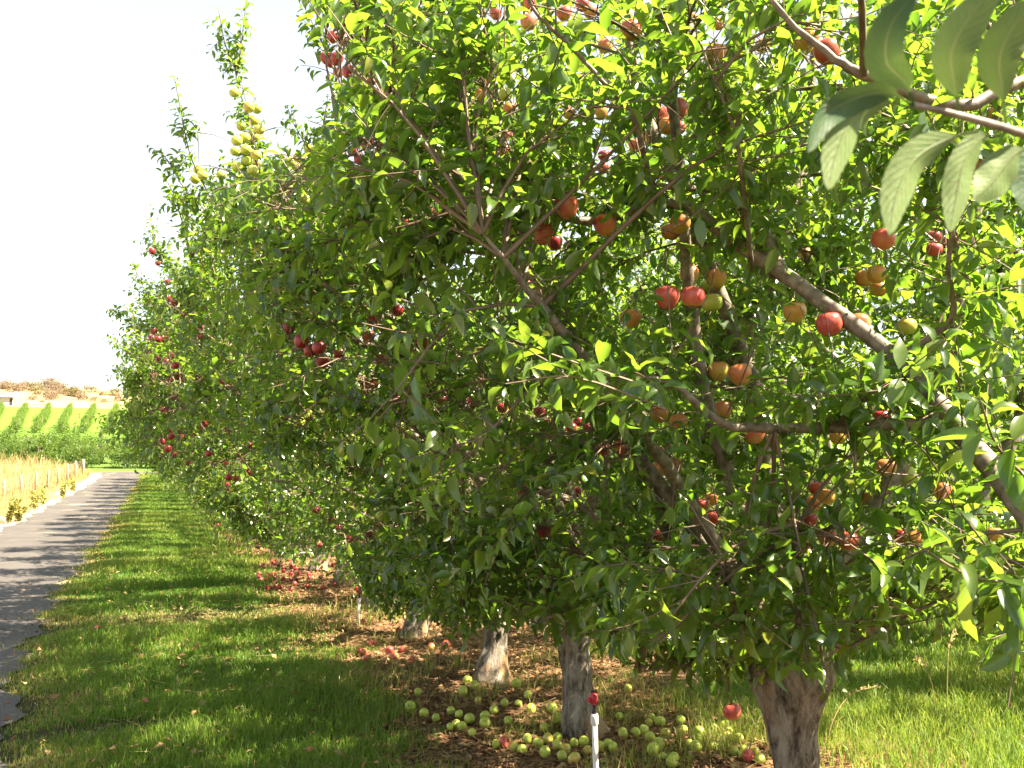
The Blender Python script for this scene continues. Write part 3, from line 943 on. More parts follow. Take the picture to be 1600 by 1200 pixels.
# more of the row, then the rows behind
V = []
for s_ in (21, 22, 23):
    T = Tree(2.4, 15.1, 2.8, s_, 4.2)
    T.auto_limbs(np.array([2.4, 15.1, .85]), std_ends(T.r, 2.8))
    T.grow(105, 8.5, .7, .11, .1)
    V.append(T.build('x', near=False, trunk=[(2.4, 15.1, -.05), (2.42, 15.1, .45), (2.4, 15.1, .92)], prune=False))
NUM = ['seventh', 'eighth', 'ninth', 'tenth', 'eleventh', 'twelfth']
yy = 15.1
k = 0
while yy < 56:
    X_ = 2.4 + R.normal(0, .05)
    loc = (X_, yy, float(hz(X_, yy)))
    lab = (NUM[k] + ' apple tree from the front of the row, hung with small red apples') if k < 6 else 'distant apple tree near the far end of the row before the crossing'
    if k < 3:
        o = V[k]
        o.location = loc
        o['label'] = lab
    else:
        dup(V[int(R.integers(3))], loc, 0, R.uniform(.93, 1.06), lab, 'apple trees in the row beside the lane')
    yy += 2.0 if k < 8 else 2.4
    k += 1
for i, yy in enumerate(np.arange(4.5, 44, 2.4)):
    X_ = 7.7 + R.normal(0, .1)
    dup(V[int(R.integers(3))], (X_, yy, float(hz(X_, yy))), pi * R.integers(2) , R.uniform(1.1, 1.25), 'apple tree of the next row, glimpsed through the near foliage', 'apple trees of the next row')

# ------------------------------------------------------------------ apple objects
def apple_mesh(m, rx, tall, dimple, taper, k, lobes):
    mb = MB()
    nu, nv = 20, 13
    rows = []
    for j in range(nv):
        a = pi * j / (nv - 1)                     # 0 top
        rr = sin(a) ** .9 if 0 < j < nv - 1 else 0.0
        z = cos(a) * tall
        z -= dimple * math.exp(-(rr / .38) ** 2) if a < pi / 2 else -dimple * .8 * math.exp(-(rr / .3) ** 2)
        rr *= 1 + taper * z
        th = np.arange(nu) * 2 * pi / nu
        lob = 1 + lobes * np.cos(5 * th) * sstep(.2, -1, z)
        zz = z + lobes * .8 * np.cos(5 * th) * (rr < .75) * (-1 if z < 0 else .5) * rr
        rows.append(np.stack([rr * np.cos(th) * lob, rr * np.sin(th) * lob, zz + 0 * th], 1))
    v = np.concatenate(rows) * rx
    i = np.arange(nv - 1)[:, None] * nu
    jj = np.arange(nu)[None]
    f = np.stack([i + jj, i + nu + jj, i + nu + (jj + 1) % nu, i + (jj + 1) % nu], -1).reshape(-1, 4)
    mb.add(v, [f])
    return mb.mesh('apple', m)


def stem_mesh():
    mb = MB()
    tube(mb, crom([(0, 0, .024), (.002, 0, .042), (.006, 0, .052)], 6), np.linspace(.0016, .0021, 6), 6)
    return mb.mesh('stem', M_STEM)


SHAPE = {'deep': (.98, .30, .20, .06), 'red': (1.0, .30, .18, .045), 'orange': (.98, .28, .14, .03), 'green': (.90, .22, .04, .012), 'blush': (.92, .22, .05, .015)}
APM = {c: [apple_mesh(M_AP[c], .0405, SHAPE[c][0] * q, SHAPE[c][1], SHAPE[c][2] * p, 0, SHAPE[c][3]) for q, p in ((1, 1), (.94, .6), (1.05, 1.3))] for c in SHAPE}
STEM = stem_mesh()
CNAME = {'deep': 'deep red', 'red': 'pinkish red', 'orange': 'orange blushed', 'green': 'green', 'blush': 'yellow green'}


QUEUE = []


def put_apple(*a):
    QUEUE.append(a + (True,) if len(a) == 6 else a)


def flush_apples():
    keyed = sorted(QUEUE, key=lambda a: -a[1] / np.linalg.norm(np.array(a[0]) - C0))
    for a in keyed[:298]:
        make_apple(*a)
    mb = MB()
    for p, dia, c, rot, _, _, _ in keyed[298:]:
        me = APM[c][0]
        v = np.empty(len(me.vertices) * 3, np.float32)
        me.vertices.foreach_get('co', v)
        m = np.array(mathutils.Euler(rot).to_matrix())
        f = np.array([list(q.vertices) for q in me.polygons])
        mb.add(v.reshape(-1, 3) @ m.T * (dia / .081) + np.array(p), [f], rnd={'deep': .1, 'red': .35}.get(c, .9) + R.uniform(-.1, .1))
    t = NT('small_apple_skin')
    m = t.fin(t.ramp(t.attr('rnd'), [(0, (.20, .012, .022)), (.4, (.36, .04, .035)), (.6, (.44, .12, .05)), (1, (.42, .40, .07))]), .32, .5)
    tag(mb.obj('apple', m), 'small red apples strewn far along the bare strip and in the farthest crowns', 'apples', 'small distant apples', 'stuff')


def make_apple(p, dia, c, rot, label, group, stem=True):
    o = bpy.data.objects.new('apple', APM[c][int(R.integers(3))])
    COL.objects.link(o)
    o.location = [float(x_) for x_ in p]
    o.rotation_euler = rot
    s_ = dia / .081
    o.scale = (s_, s_, s_)
    tag(o, label, 'apple', group)
    if stem:
        q = bpy.data.objects.new('stem', STEM)
        COL.objects.link(q)
        q.parent = o
    return o


# labels that single out the apples which show largest
SPECIAL = {
    (886, 324): 'pinkish red apple against the grey branch, upper of three large ones left of centre',
    (848, 366): 'pinkish red apple with a greenish base, lowest of three large ones by the grey branch',
    (946, 352): 'pinkish red apple hanging right under the grey branch, rightmost of three large ones',
    (1292, 81): 'round crimson apple in the open, nearest to the foreground leaves at the top right',
    (1380, 374): 'red apple hanging below the tip of the long foreground leaf',
    (1241, 488): 'lone orange apple hanging above the long horizontal branch, between trunk limbs',
    (1296, 508): 'large red and orange apple, left of a pair behind a drooping leaf',
    (1341, 508): 'orange apple, right of a pair behind a drooping leaf',
    (1356, 885): 'orange apple',
    (1242, 678): '',
    (1179, 678): 'red apple hanging against the left end of the horizontal branch',
    (1156, 585): 'orange apple with a sunlit right cheek, right one of a low pair',
    (1122, 580): 'orange apple in shade, left one of a low pair',
    (1082, 464): 'pink and yellow apple at the middle of the large cluster',
    (1112, 472): 'yellow green apple at the right of the large cluster',
    (1042, 465): 'red apple half behind a leaf at the left of the large cluster',
    (1119, 436): 'orange apple on a short stalk, topmost of the large cluster',
    (1059, 171): 'pinkish red apple below the upright limb with its blossom end showing',
    (1119, 84): 'orange apple with a lit right side beside the thick upright limb',
    (986, 48): 'red and orange apple under the topmost dark branch',
    (1385, 730): 'golden orange apple with a sunlit crown in the shaded lower right foliage',
    (1416, 742): 'pale yellow green apple in the shaded lower right foliage',
    (1292, 840): 'pinkish red apple, left of the lowest pair at the lower right',
    (1325, 845): 'red apple with a leaf across it, right of the lowest pair at the lower right',
    (1044, 771): 'single dark red apple below the orange pair in shade',
    (1050, 728): 'orange apple, front one of the shaded pair',
    (1144, 1112): 'red apple hanging lowest, close above the grass by the thick trunk',
    (902, 861): 'small pinkish red apple hanging low over the second trunk',
    (850, 830): 'dark red apple hanging low beside the second trunk fork',
    (620, 625): 'deep red apple hanging alone below the row of dark ones',
    (735, 631): 'deep red apple alone at centre beneath the leaning leafy shoot',
    (583, 502): 'deep red apple hanging alone right of the bare brown branch',
    (504, 566): 'deep red apple, lowest of the bunch under the bare brown branch',
    (470, 534): 'large deep red apple at the left of the bunch under the bare brown branch',
    (366, 145): 'orange tinted apple, highest on the wand of green apples against the sky',
    (597, 562): 'deep red apple on its own below the right end of the bare brown branch',
    (1127, 641): 'orange apple in the shade just left of the horizontal branch',
}


def region_label(x, y, r, c):
    n = CNAME[c]
    if r > 7.5:
        if c in ('green', 'blush') and x < 420 and y < 280:
            return n + ' apple in the tight bunch on the tall wand against the sky', 'green apples on the tall wand'
        if c in ('green', 'blush') and x < 500 and y < 340:
            return n + ' apple in the loose bunch below the small bare wand at upper left', 'yellow green apples of the loose bunch'
        if c == 'deep' and y < 150:
            return 'deep red apple in the bunch at the upper left crown tip', 'deep red apples at the crown tip'
        if c == 'deep' and x < 560 and 500 < y < 590:
            return 'deep red apple in the bunch under the bare brown branch', 'deep red apples under the bare brown branch'
        if c in ('deep', 'red') and x < 800:
            if y < 320:
                return n + ' apple half hidden in the upper crown left of the near limb', 'red apples half hidden in the upper crown'
            return n + ' apple hanging in the middle of the foliage left of centre', 'red apples in the middle foliage'
        if c == 'green':
            return 'green apple hidden in the dim lower foliage of the third and fourth trees', 'green apples in the lower foliage'
        if x > 1180:
            h = 'high' if y < 330 else ('halfway up' if y < 620 else 'low in the shade')
            return f'{n} apple partly hidden by leaves {h} at the right side', f'{n} apples {h} at the right'
        h = 'high in the near crown' if y < 300 else ('in the near crown at middle height' if y < 620 else 'in the dark lower crown')
        return f'{n} apple partly hidden by leaves {h} at centre', f'{n} apples {h}'
    if c == 'green':
        return 'green apple hidden in the dim lower foliage of the third and fourth trees', 'green apples in the lower foliage'
    h = 'upper' if y < 480 else ('middle' if y < 640 else 'lower')
    if x < 345:
        return f'small {n} apple in the sunlit {h} side of the distant left crowns', f'red apples in the {h} distant crowns'
    return f'small {n} apple in the shaded {h} foliage behind the white risers', f'red apples in the {h} shaded foliage'


for (x, y, r, c, d, dia, p) in APW:
    lab, grp = region_label(x, y, r, c)
    for (sx, sy), sl in SPECIAL.items():
        if sl and len(sl.split()) > 3 and math.hypot(sx - x, sy - y) < 2.6:
            lab, grp = sl, 'apples hanging in the row'
    put_apple(p, dia, c, (R.normal(0, .16), R.normal(0, .16), R.uniform(0, 6.28)), lab, grp, r > 6)

# fallen apples
GA = [(340, 712), (400, 765), (283, 805), (352, 808), (97, 692), (185, 875), (185, 910), (40, 910), (15, 845), (55, 862), (108, 890), (230, 840), (300, 895), (415, 840), (520, 835), (548, 888), (398, 990), (450, 1012), (500, 990), (548, 980), (480, 930), (485, 1060), (545, 1025), (570, 1072), (590, 1040), (630, 1008), (680, 1002), (700, 1042), (755, 1030), (795, 1020), (825, 1030), (630, 1095), (858, 872), (1018, 875), (1060, 905), (1005, 905), (980, 948), (940, 955), (1165, 895), (1250, 895), (1162, 965), (1180, 940), (1090, 965), (1255, 962), (1260, 990), (1210, 1015), (1240, 1030), (1330, 1028), (1385, 925), (1400, 945), (1335, 930), (1398, 982), (1440, 985), (1055, 1020), (1025, 1050), (1075, 1075), (1130, 1085), (1120, 1110), (1430, 1050), (1480, 1038), (1480, 1072), (1535, 1055), (1560, 1095), (875, 965), (1010, 980), (900, 735), (10, 925), (70, 925), (120, 955), (330, 1030), (370, 1040), (240, 1010), (-60, 880), (-120, 860), (-190, 830), (-150, 750), (75, 750), (130, 720), (150, 790)]
placed = []
for (x, y) in GA:
    p = ground_at(700 + x / 3.2, 850 + (y + 11) / 3.2)
    dia = R.uniform(.050, .076)
    for _ in range(12):
        for q, dq in placed:
            v_ = p[:2] - q[:2]
            L = np.linalg.norm(v_)
            if L < (dia + dq) * .5:
                p[:2] += v_ / max(L, 1e-4) * ((dia + dq) * .5 - L + .001)
    placed.append((p, dia))
    z = float(hz(p[0], p[1])) + dia * .46
    if y < 800 or x < 0:
        lab, g = 'green windfall apple on the dark litter around the third trunk', 'green windfalls around the third trunk'
    elif x < 330:
        lab, g = 'green windfall apple in the shadow left of the second trunk', 'green windfalls left of the second trunk'
    elif x < 850:
        lab, g = 'sunlit green windfall apple in front of the second trunk by the riser', 'green windfalls by the near riser'
    else:
        lab, g = 'sunlit yellow green windfall apple between the second trunk and the thick pale trunk', 'green windfalls between the two near trunks'
    put_apple((p[0], p[1], z), dia, 'green' if R.random() < .72 else 'blush', (R.uniform(0, 6.28), R.uniform(.6, 2.4), R.uniform(0, 6.28)), lab, g, True)
for (bx0, by0, bx1, by1, nn, lab, g) in ((400, 878, 545, 925, 46, 'fallen red apple in the drift beside the third white riser', 'red windfalls in the far drift'), (545, 900, 640, 985, 10, 'fallen red apple near the white riser by the fourth tree', 'red windfalls near the riser'),
                                         (560, 985, 720, 1040, 14, 'fallen pale red apple on the sunlit litter before the third trunk', 'red windfalls before the third trunk'), (330, 815, 400, 850, 26, 'tiny fallen red apple in the distant sunlit strip', 'red windfalls in the distance'),
                                         (380, 855, 450, 875, 8, 'fallen yellow apple under the fifth tree', 'yellow windfalls')):
    for _ in range(nn):
        p = ground_at(R.uniform(bx0, bx1), R.uniform(by0, by1))
        if not (1.2 < p[0] < 3.4):
            p[0] = R.uniform(1.4, 2.6)
        dia = R.uniform(.058, .074)
        put_apple((p[0], p[1], float(hz(p[0], p[1])) + dia * .45), dia, 'blush' if 'yellow' in lab else ('red' if R.random() < .6 else 'deep'), (R.uniform(0, 6.28), R.uniform(.5, 2.5), 0), lab, g, False)
for (x, y, lab) in ((152, 988, 'single dark red apple fallen on the mown grass'), (787, 1168, 'reddish windfall among the green ones just right of the near riser'), (1168, 1190, 'reddish windfall at the foot of the thick pale trunk')):
    p = ground_at(x, y)
    put_apple((p[0], p[1], float(hz(p[0], p[1])) + .03), .07, 'red', (1.2, .8, .4), lab, 'windfalls', True)

flush_apples()
# ------------------------------------------------------------------ foreground sprig, close to the lens
fg = empty('apple_branch', px(1660, 232, .70), 'blurred twig tip with broad drooping leaves hanging close in the top right corner', 'branch')
org = np.array(fg.location)
mb = MB()
tw = crom([px(1900, 330, .86), px(1760, 265, .78), px(1600, 210, .70), px(1500, 181, .68), px(1428, 164, .67)], 20)
tube(mb, tw - org, np.linspace(.0042, .0022, 20), 8)
mb.obj('twig', M_LIMB, fg)


def big_leaf(pts, d0, d1, wid, tilt, rn):
    n = 34
    P = crom([px(x, y, d0 + (d1 - d0) * i / (len(pts) - 1)) for i, (x, y) in enumerate(pts)], n)
    T = nrm(np.gradient(P, axis=0))
    toc = nrm(C0 - P)
    side = nrm(np.cross(T, toc))
    N = np.cross(side, T)
    ca, sa = cos(tilt), sin(tilt)
    side2 = side * ca + N * sa
    N2 = np.cross(side2, T)
    t_ = np.linspace(0, 1, n)
    tb = np.clip((t_ - .2) / .8, 0, 1)
    hw = wid * .5 * np.sin(pi * tb ** .85) ** .75 + .0012
    hw *= 1 + .05 * (np.arange(n) % 2) * (tb > .05)          # toothed margin
    hw[-1] = .0004
    cols = []
    for s_ in (-1, -.5, 0, .5, 1):
        cols.append(P + side2 * (hw * s_)[:, None] + N2 * (.28 * hw * abs(s_) + .06 * hw * s_ * np.sin(t_ * 15))[:, None])
    v = np.stack(cols, 1).reshape(-1, 3)
    i = np.arange(n - 1)[:, None] * 5 + np.arange(4)[None]
    mb = MB()
    mb.add(v - org, [np.stack([i, i + 1, i + 6, i + 5], -1).reshape(-1, 4)], rnd=rn, mid=np.tile([1, .5, 0, .5, 1], n), al=np.repeat(tb, 5))
    mb.obj('leaf', M_HERO, fg)


for args in (([(1428, 165), (1415, 130), (1385, 95), (1392, 40), (1432, -15)], .67, .66, .024, .25, .1),
             ([(1428, 166), (1390, 145), (1340, 152), (1290, 180), (1262, 238)], .67, .62, .018, .5, .0),
             ([(1430, 170), (1380, 162), (1335, 185), (1308, 240), (1294, 296)], .67, .63, .021, -2.7, .6),
             ([(1500, 181), (1492, 135), (1487, 80), (1520, 20), (1575, -45)], .68, .66, .027, -2.9, .8),
             ([(1572, 200), (1566, 140), (1562, 90), (1585, 40), (1630, -10)], .69, .67, .026, 3.0, .7),
             ([(1530, 205), (1480, 218), (1430, 250), (1402, 305), (1390, 366)], .68, .64, .023, -2.7, .8),
             ([(1565, 213), (1535, 215), (1508, 255), (1495, 310), (1484, 362)], .69, .66, .020, -2.6, .5),
             ([(1625, 226), (1590, 238), (1565, 265), (1545, 290), (1522, 312)], .70, .68, .025, -2.9, .9),
             ([(1640, 235), (1625, 250), (1610, 290), (1600, 330)], .71, .69, .034, .3, .2)):
    big_leaf(*args)

# ------------------------------------------------------------------ irrigation risers
def riser(x, y, h, head, label, lean=0):
    p = ground_at(x, y)
    root = empty('sprinkler', (p[0], p[1], float(hz(p[0], p[1]))), label, 'sprinkler', 'irrigation risers under the trees')
    root.rotation_euler = (0, lean, 0)
    mb = MB()
    tube(mb, [(0, 0, -.04), (0, 0, h * .5), (0, 0, h)], .0135, 12)
    mb.obj('riser_pipe', M_PVC, root)
    mb = MB()
    tube(mb, [(0, 0, h - .05), (0, 0, h - .045), (0, 0, h - .01), (0, 0, h + .002)], (.0155, .0185, .0185, .016), 14)
    mb.obj('coupling', M_PVC, root)
    mb = MB()
    tube(mb, [(0, 0, h), (0, 0, h + .02), (0, 0, h + .045)], (.012, .009, .008), 10)
    box(mb, (.012, 0, h + .075), (.007, .01, .065))
    box(mb, (0, 0, h + .108), (.03, .012, .008))
    mb.obj('sprinkler_body', M_BLKP, root)
    mb = MB()
    tube(mb, [(0, 0, h + .045), (0, 0, h + .06), (0, 0, h + .085), (0, 0, h + .1)], (.01, .02, .02, .012), 10)
    tube(mb, [(-.012, 0, h + .06), (-.03, 0, h + .075)], .012, 8)
    mb.obj('nozzle', head, root)


riser(932, 1250, .40, M_REDP, 'white sprinkler riser with a red nozzle rising at the bottom edge among green apples', -.02)
riser(560, 979, .28, M_REDP, 'white sprinkler riser with a dark head beside the fourth apple tree', .02)
riser(456, 882, .30, M_BLKP, 'slim white sprinkler riser beyond the drift of red apples', 0)
riser(369, 816, .36, M_BLKP, 'right one of two distant white sprinkler risers in the sunlit strip', 0)
riser(362, 808, .30, M_BLKP, 'left one of two distant white sprinkler risers in the sunlit strip', 0)
riser(326, 785, .36, M_BLKP, 'farthest tiny white sprinkler riser at the edge of the lawn', 0)

# ------------------------------------------------------------------ grass and litter
def blades(mb, P, h, wd, lean, rn, seg=2):
    n = len(P)
    th = R.uniform(0, 6.28, n)
    dr = np.stack([np.cos(th), np.sin(th), 0 * th], 1)
    fc = R.uniform(0, 6.28, n)
    sd_ = np.stack([np.cos(fc), np.sin(fc), 0 * fc], 1)
    Z = np.array([0, 0, 1.])
    m = P + Z * (h * .58)[:, None] + dr * (h * lean * .3)[:, None]
    e = P + Z * (h * np.sqrt(np.clip(1 - .5 * lean ** 2, .1, 1)))[:, None] + dr * (h * lean)[:, None]
    v = np.stack([P - sd_ * (wd / 2)[:, None], P + sd_ * (wd / 2)[:, None], m - sd_ * (wd * .42)[:, None], m + sd_ * (wd * .42)[:, None], e], 1).reshape(-1, 3)
    o = (np.arange(n) * 5)[:, None]
    mb.add(v, [o + np.array([[0, 1, 3, 2]]), o + np.array([[2, 3, 4]])], rnd=np.repeat(rn, 5))


def scatter(n, x0, x1, y0, y1, power=2.0):   # density falls off with distance
    u = R.random(n)
    if power == 2:
        Y = 1 / (1 / y0 + u * (1 / y1 - 1 / y0))
    else:
        Y = y0 * (y1 / y0) ** u
    X = R.uniform(x0, x1, n)
    return X, Y


def lawn_right(Y):
    return 1.45 + .16 * np.sin(Y * .9) + .1 * np.sin(Y * 2.3 + 1)


X, Y = scatter(300000, -1.75, 2.2, 3.6, 62, 1)
P = np.stack([X, Y, hz(X, Y)], 1)
nz = snoise(P, .9)
n2 = snoise(P, 3.5)
edge_l = road_r(Y) + .07 - .10 * R.exponential(.6, len(X)) + .06 * n2
edge_r = lawn_right(Y) + .18 * n2 + R.normal(0, .12, len(X))
k = (X > edge_l) & (X < edge_r)
p_hole = ground_at(170, 1141)
p_dry = ground_at(300, 966)
hole = ((X - p_hole[0]) / .55) ** 2 + ((Y - p_hole[1]) / .16) ** 2 + .4 * n2 < 1
k &= ~(hole & (R.random(len(X)) < .93))
dryness = 1.2 * np.exp(-(((X - p_dry[0]) / 1.2) ** 2 + ((Y - p_dry[1]) / .5) ** 2)) + .85 * sstep(.6, .0, X - edge_l) + .3 * sstep(.4, .0, edge_r - X) + .55 * np.maximum(snoise(P * np.array([.6, 1.6, 1]) + 5, .8) - .25, 0) + .12 * n2 * 0
isdry = R.random(len(X)) < .07 + dryness * .75
thin = (R.random(len(X)) < .45 * np.exp(-(((X - p_dry[0]) / 1.1) ** 2 + ((Y - p_dry[1]) / .25) ** 2)) + .5 * sstep(.2, 0, X - edge_l))
k &= ~thin
rn = np.where(isdry, R.uniform(.84, 1, len(X)), np.clip(.35 + .22 * nz + R.normal(0, .16, len(X)), 0, .79))
h = R.uniform(.045, .105, len(X)) * (1 + .35 * nz) * np.where(isdry, .75, 1) * (.45 + .55 * sstep(-.05, .35, X - edge_l))
tall = R.random(len(X)) < .012 + .05 * np.exp(-((X - edge_r + .1) / .2) ** 2)
h = np.where(tall, h * 1.9, h)
wd = .0045 * np.maximum(Y / 6, .8)
lean = R.uniform(.1, .9, len(X))
mb = MB()
blades(mb, P[k], h[k], wd[k], lean[k], rn[k])
tag(mb.obj('grass', M_GRASS), 'mown green lawn strip between the lane and the bare soil', 'grass', kind='stuff')

# grass of the alley behind the near row
X, Y = scatter(190000, 2.9, 9.5, 3.2, 26, 1)
P = np.stack([X, Y, hz(X, Y)], 1)
nz = snoise(P, .8)
k = X > 3.45 + .55 * sstep(4.5, 6.5, Y) + .5 * snoise(P, 1.5) + R.normal(0, .15, len(X))
isdry = R.random(len(X)) < .05 + .5 * sstep(4.0, 3.2, X) * (R.random(len(X)) < .6)
rn = np.where(isdry, R.uniform(.84, 1, len(X)), np.clip(.45 + .22 * nz + R.normal(0, .16, len(X)), 0, .79))
h = R.uniform(.05, .13, len(X)) * (1 + .4 * nz)
mb = MB()
blades(mb, P[k], h[k], (.006 * np.maximum(Y / 6, .8))[k], R.uniform(.1, .9, len(X))[k], rn[k])
tag(mb.obj('grass', M_GRASS), 'longer bright grass of the alley behind the thick pale trunk', 'grass', kind='stuff')

# weeds and straw on the bare strip
X, Y = scatter(26000, 1.3, 3.6, 3.8, 34, 1)
P = np.stack([X, Y, hz(X, Y)], 1)
cl = snoise(P, 2.2) + R.normal(0, .25, len(X))
k = cl > .85
mb = MB()
rn = np.where(R.random(len(X)) < .62, R.uniform(.84, 1, len(X)), R.uniform(.3, .79, len(X)))
blades(mb, P[k], R.uniform(.05, .2, len(X))[k], (.004 * np.maximum(Y / 6, .8))[k], R.uniform(.2, 1.1, len(X))[k], rn[k])
tag(mb.obj('dry_grass', M_GRASS), 'sparse straw and weeds growing on the bare strip under the trees', 'dry grass', kind='stuff')
X, Y = scatter(34000, 1.2, 3.7, 3.8, 34, 1)
X2, Y2 = scatter(1500, -1.6, 1.3, 4.2, 30, 1)
X, Y = np.concatenate([X, X2]), np.concatenate([Y, Y2])
P = np.stack([X, Y, hz(X, Y) + R.uniform(.002, .018, len(X)) + np.where((X < 1.2) & (X > road_r(Y)), .045, .008 * (X < 1.2))], 1)
n = len(X)
th = R.uniform(0, 6.28, n)
ax = np.stack([np.cos(th), np.sin(th), R.normal(0, .12, n)], 1)
upv = np.array([0, 0, 1.]) + R.normal(0, .45, (n, 3))
mb = MB()
strawy = R.random(n) < .45
leaves(mb, P[~strawy], ax[~strawy], upv[~strawy], R.uniform(.035, .075, n)[~strawy], R.random((~strawy).sum()) ** 1.3, FAR)
m = strawy.sum()
q = P[strawy]
a = nrm(ax[strawy]) * R.uniform(.04, .2, m)[:, None]
sdv = np.cross(nrm(a), np.array([0, 0, 1.])) * (.0022 * np.maximum(Y[strawy] / 6, .8))[:, None]
v = np.stack([q - sdv, q + sdv, q + a + sdv, q + a - sdv], 1).reshape(-1, 3)
mb.add(v, [(np.arange(m) * 4)[:, None] + np.array([[0, 1, 2, 3]])], rnd=np.repeat(R.uniform(.6, .95, m), 4))
tag(mb.obj('leaf_litter', M_LITTER), 'dead leaves and straw strewn over the bare strip under the trees', 'leaf litter', kind='stuff')

# a few tall seed stalks by the thick trunk
for (x, y, hh, dx, lab) in ((1480, 1165, .62, .10, 'tall dry seed stalk arching right in the bright grass'), (1462, 1120, .36, -.1, 'shorter dry stalk left of the tall seed stalk'), (1290, 1180, .34, .32, 'bent dry grass stalk arching low over the grass beside the thick trunk')):
    p = ground_at(x, y)
    mb = MB()
    P = crom([(0, 0, -.02), (dx * .15, 0, hh * .5), (dx * .6, .02, hh * .9), (dx * 1.2, .03, hh)], 12)
    tube(mb, P, np.linspace(.0035, .0015, 12), 5, rnd=.6)
    k = 26
    b = P[7 + np.arange(k) % 5] + R.normal(0, .004, (k, 3))
    leaves(mb, b, R.normal(0, .6, (k, 3)) + np.array([.4, 0, .6]), R.normal(0, 1, (k, 3)), R.uniform(.018, .03, k), R.uniform(.3, .8, k), FAR)
    o = mb.obj('seed_stalk', M_STRAW)
    o.location = (p[0], p[1], float(hz(p[0], p[1])))
    tag(o, lab, 'dry stalk', 'dry seed stalks')

# ------------------------------------------------------------------ left verge
X, Y = scatter(120000, -17, -3.6, 24, 64, 1)
fence_x = lambda Y: np.interp(Y, [20, 28, 41, 60, 64], [-6.6, -6.0, -5.0, -3.95, -3.8])
P = np.stack([X, Y, hz(X, Y)], 1)
dist = road_l(Y) - X
k = dist > .55 + .35 * snoise(P, 1.2) + R.exponential(.12, len(X))
h = (.16 + R.gamma(2.2, .16, len(X))).clip(0, .95) * (.15 + .85 * sstep(.2, 3.4, dist)) * (1 + .45 * snoise(P, .9)) + .03
rn = np.clip(R.random(len(X)) * .9 + (R.random(len(X)) < .06) * .2, 0, 1)
rn = np.where((Y > 52) & (dist < 1.6) & (R.random(len(X)) < .6), .99, rn)
mb = MB()
blades(mb, P[k], h[k], (.011 * np.maximum(Y / 30, .8))[k], R.uniform(.05, .5, len(X))[k], rn[k])
tag(mb.obj('dry_grass', M_STRAW), 'tall pale dry grass on the left verge along the wire fence', 'dry grass', kind='stuff')


def weed_mesh(seed, h):
    r = np.random.default_rng(seed)
    mb = MB()
    for s_ in range(5):
        e = np.array([r.normal(0, .12), r.normal(0, .12), h * r.uniform(.7, 1)])
        P = crom([(0, 0, -.03), e * .5 + r.normal(0, .03, 3), e], 8)
        tube(mb, P, np.linspace(.008, .003, 8), 4, rnd=.7)
        n = 60
        f = r.uniform(.12, 1, n) * 7
        i = np.minimum(f.astype(int), 6)
        b = P[i] + (P[i + 1] - P[i]) * (f - i)[:, None]
        leaves(mb, b, r.normal(0, .7, (n, 3)) + np.array([0, 0, .35]), r.normal(0, .5, (n, 3)) + np.array([0, 0, 1.]), r.uniform(.06, .13, n), r.random(n), FAR)
    return mb.mesh('tall_weed', M_WEED)


WM = [weed_mesh(s_, h_) for s_, h_ in ((1, .62), (2, .5), (3, .75))]
for i, (x, y) in enumerate(((54, 795), (28, 815), (68, 790), (97, 778), (115, 768), (12, 818))):
    p = ground_at(x, y)
    o = bpy.data.objects.new('tall_weed', WM[i % 3])
    COL.objects.link(o)
    o.location = (p[0], p[1], float(hz(p[0], p[1])))
    o.rotation_euler = (0, 0, i * 1.3)
    tag(o, ['tall greenish weed standing at the verge nearest the fence bend', 'leafy yellow green weed at the front of the dry verge by the lane'][i in (0, 1, 7, 8, 10)], 'weed', ['weeds by the fence', 'weeds at the front of the verge'][i in (0, 1, 7, 8, 10)])

fe = empty('wire_fence', (-6, 28, float(hz(-6, 28))), 'old wire fence with weathered wooden posts along the dry verge', 'fence')
org = np.array(fe.location)
fy = np.arange(24.0, 60.1, 3.0)
for y_ in fy:
    x_ = float(fence_x(y_))
    z_ = float(hz(x_, y_))
    mb = MB()
    hgt = .98 + R.normal(0, .06)
    tl = R.normal(0, .03, 2)
    tube(mb, np.array([(x_, y_, z_ - .1), (x_ + tl[0] * .5, y_, z_ + hgt * .5), (x_ + tl[0], y_ + tl[1], z_ + hgt)]) - org, .055 if y_ < 58 else .08, 8, True, .08)
    mb.obj('post', M_WOOD, fe)
for hh in (.3, .55, .75, .9):
    mb = MB()
    tube(mb, np.array([(fence_x(q_), q_, hz(fence_x(q_), q_) + hh + .015 * sin(q_ * 2)) for q_ in np.linspace(24, 60, 60)]) - org, .006, 4)
    mb.obj('wire', M_WIRE, fe)
for q_ in np.arange(24.4, 60, .62):
    mb = MB()
    x_ = float(fence_x(q_)); z_ = float(hz(x_, q_))
    tube(mb, np.array([(x_, q_, z_ + .02), (x_ + .01, q_, z_ + .92)]) - org, .006, 4)
    mb.obj('wire_stay', M_WIRE, fe)

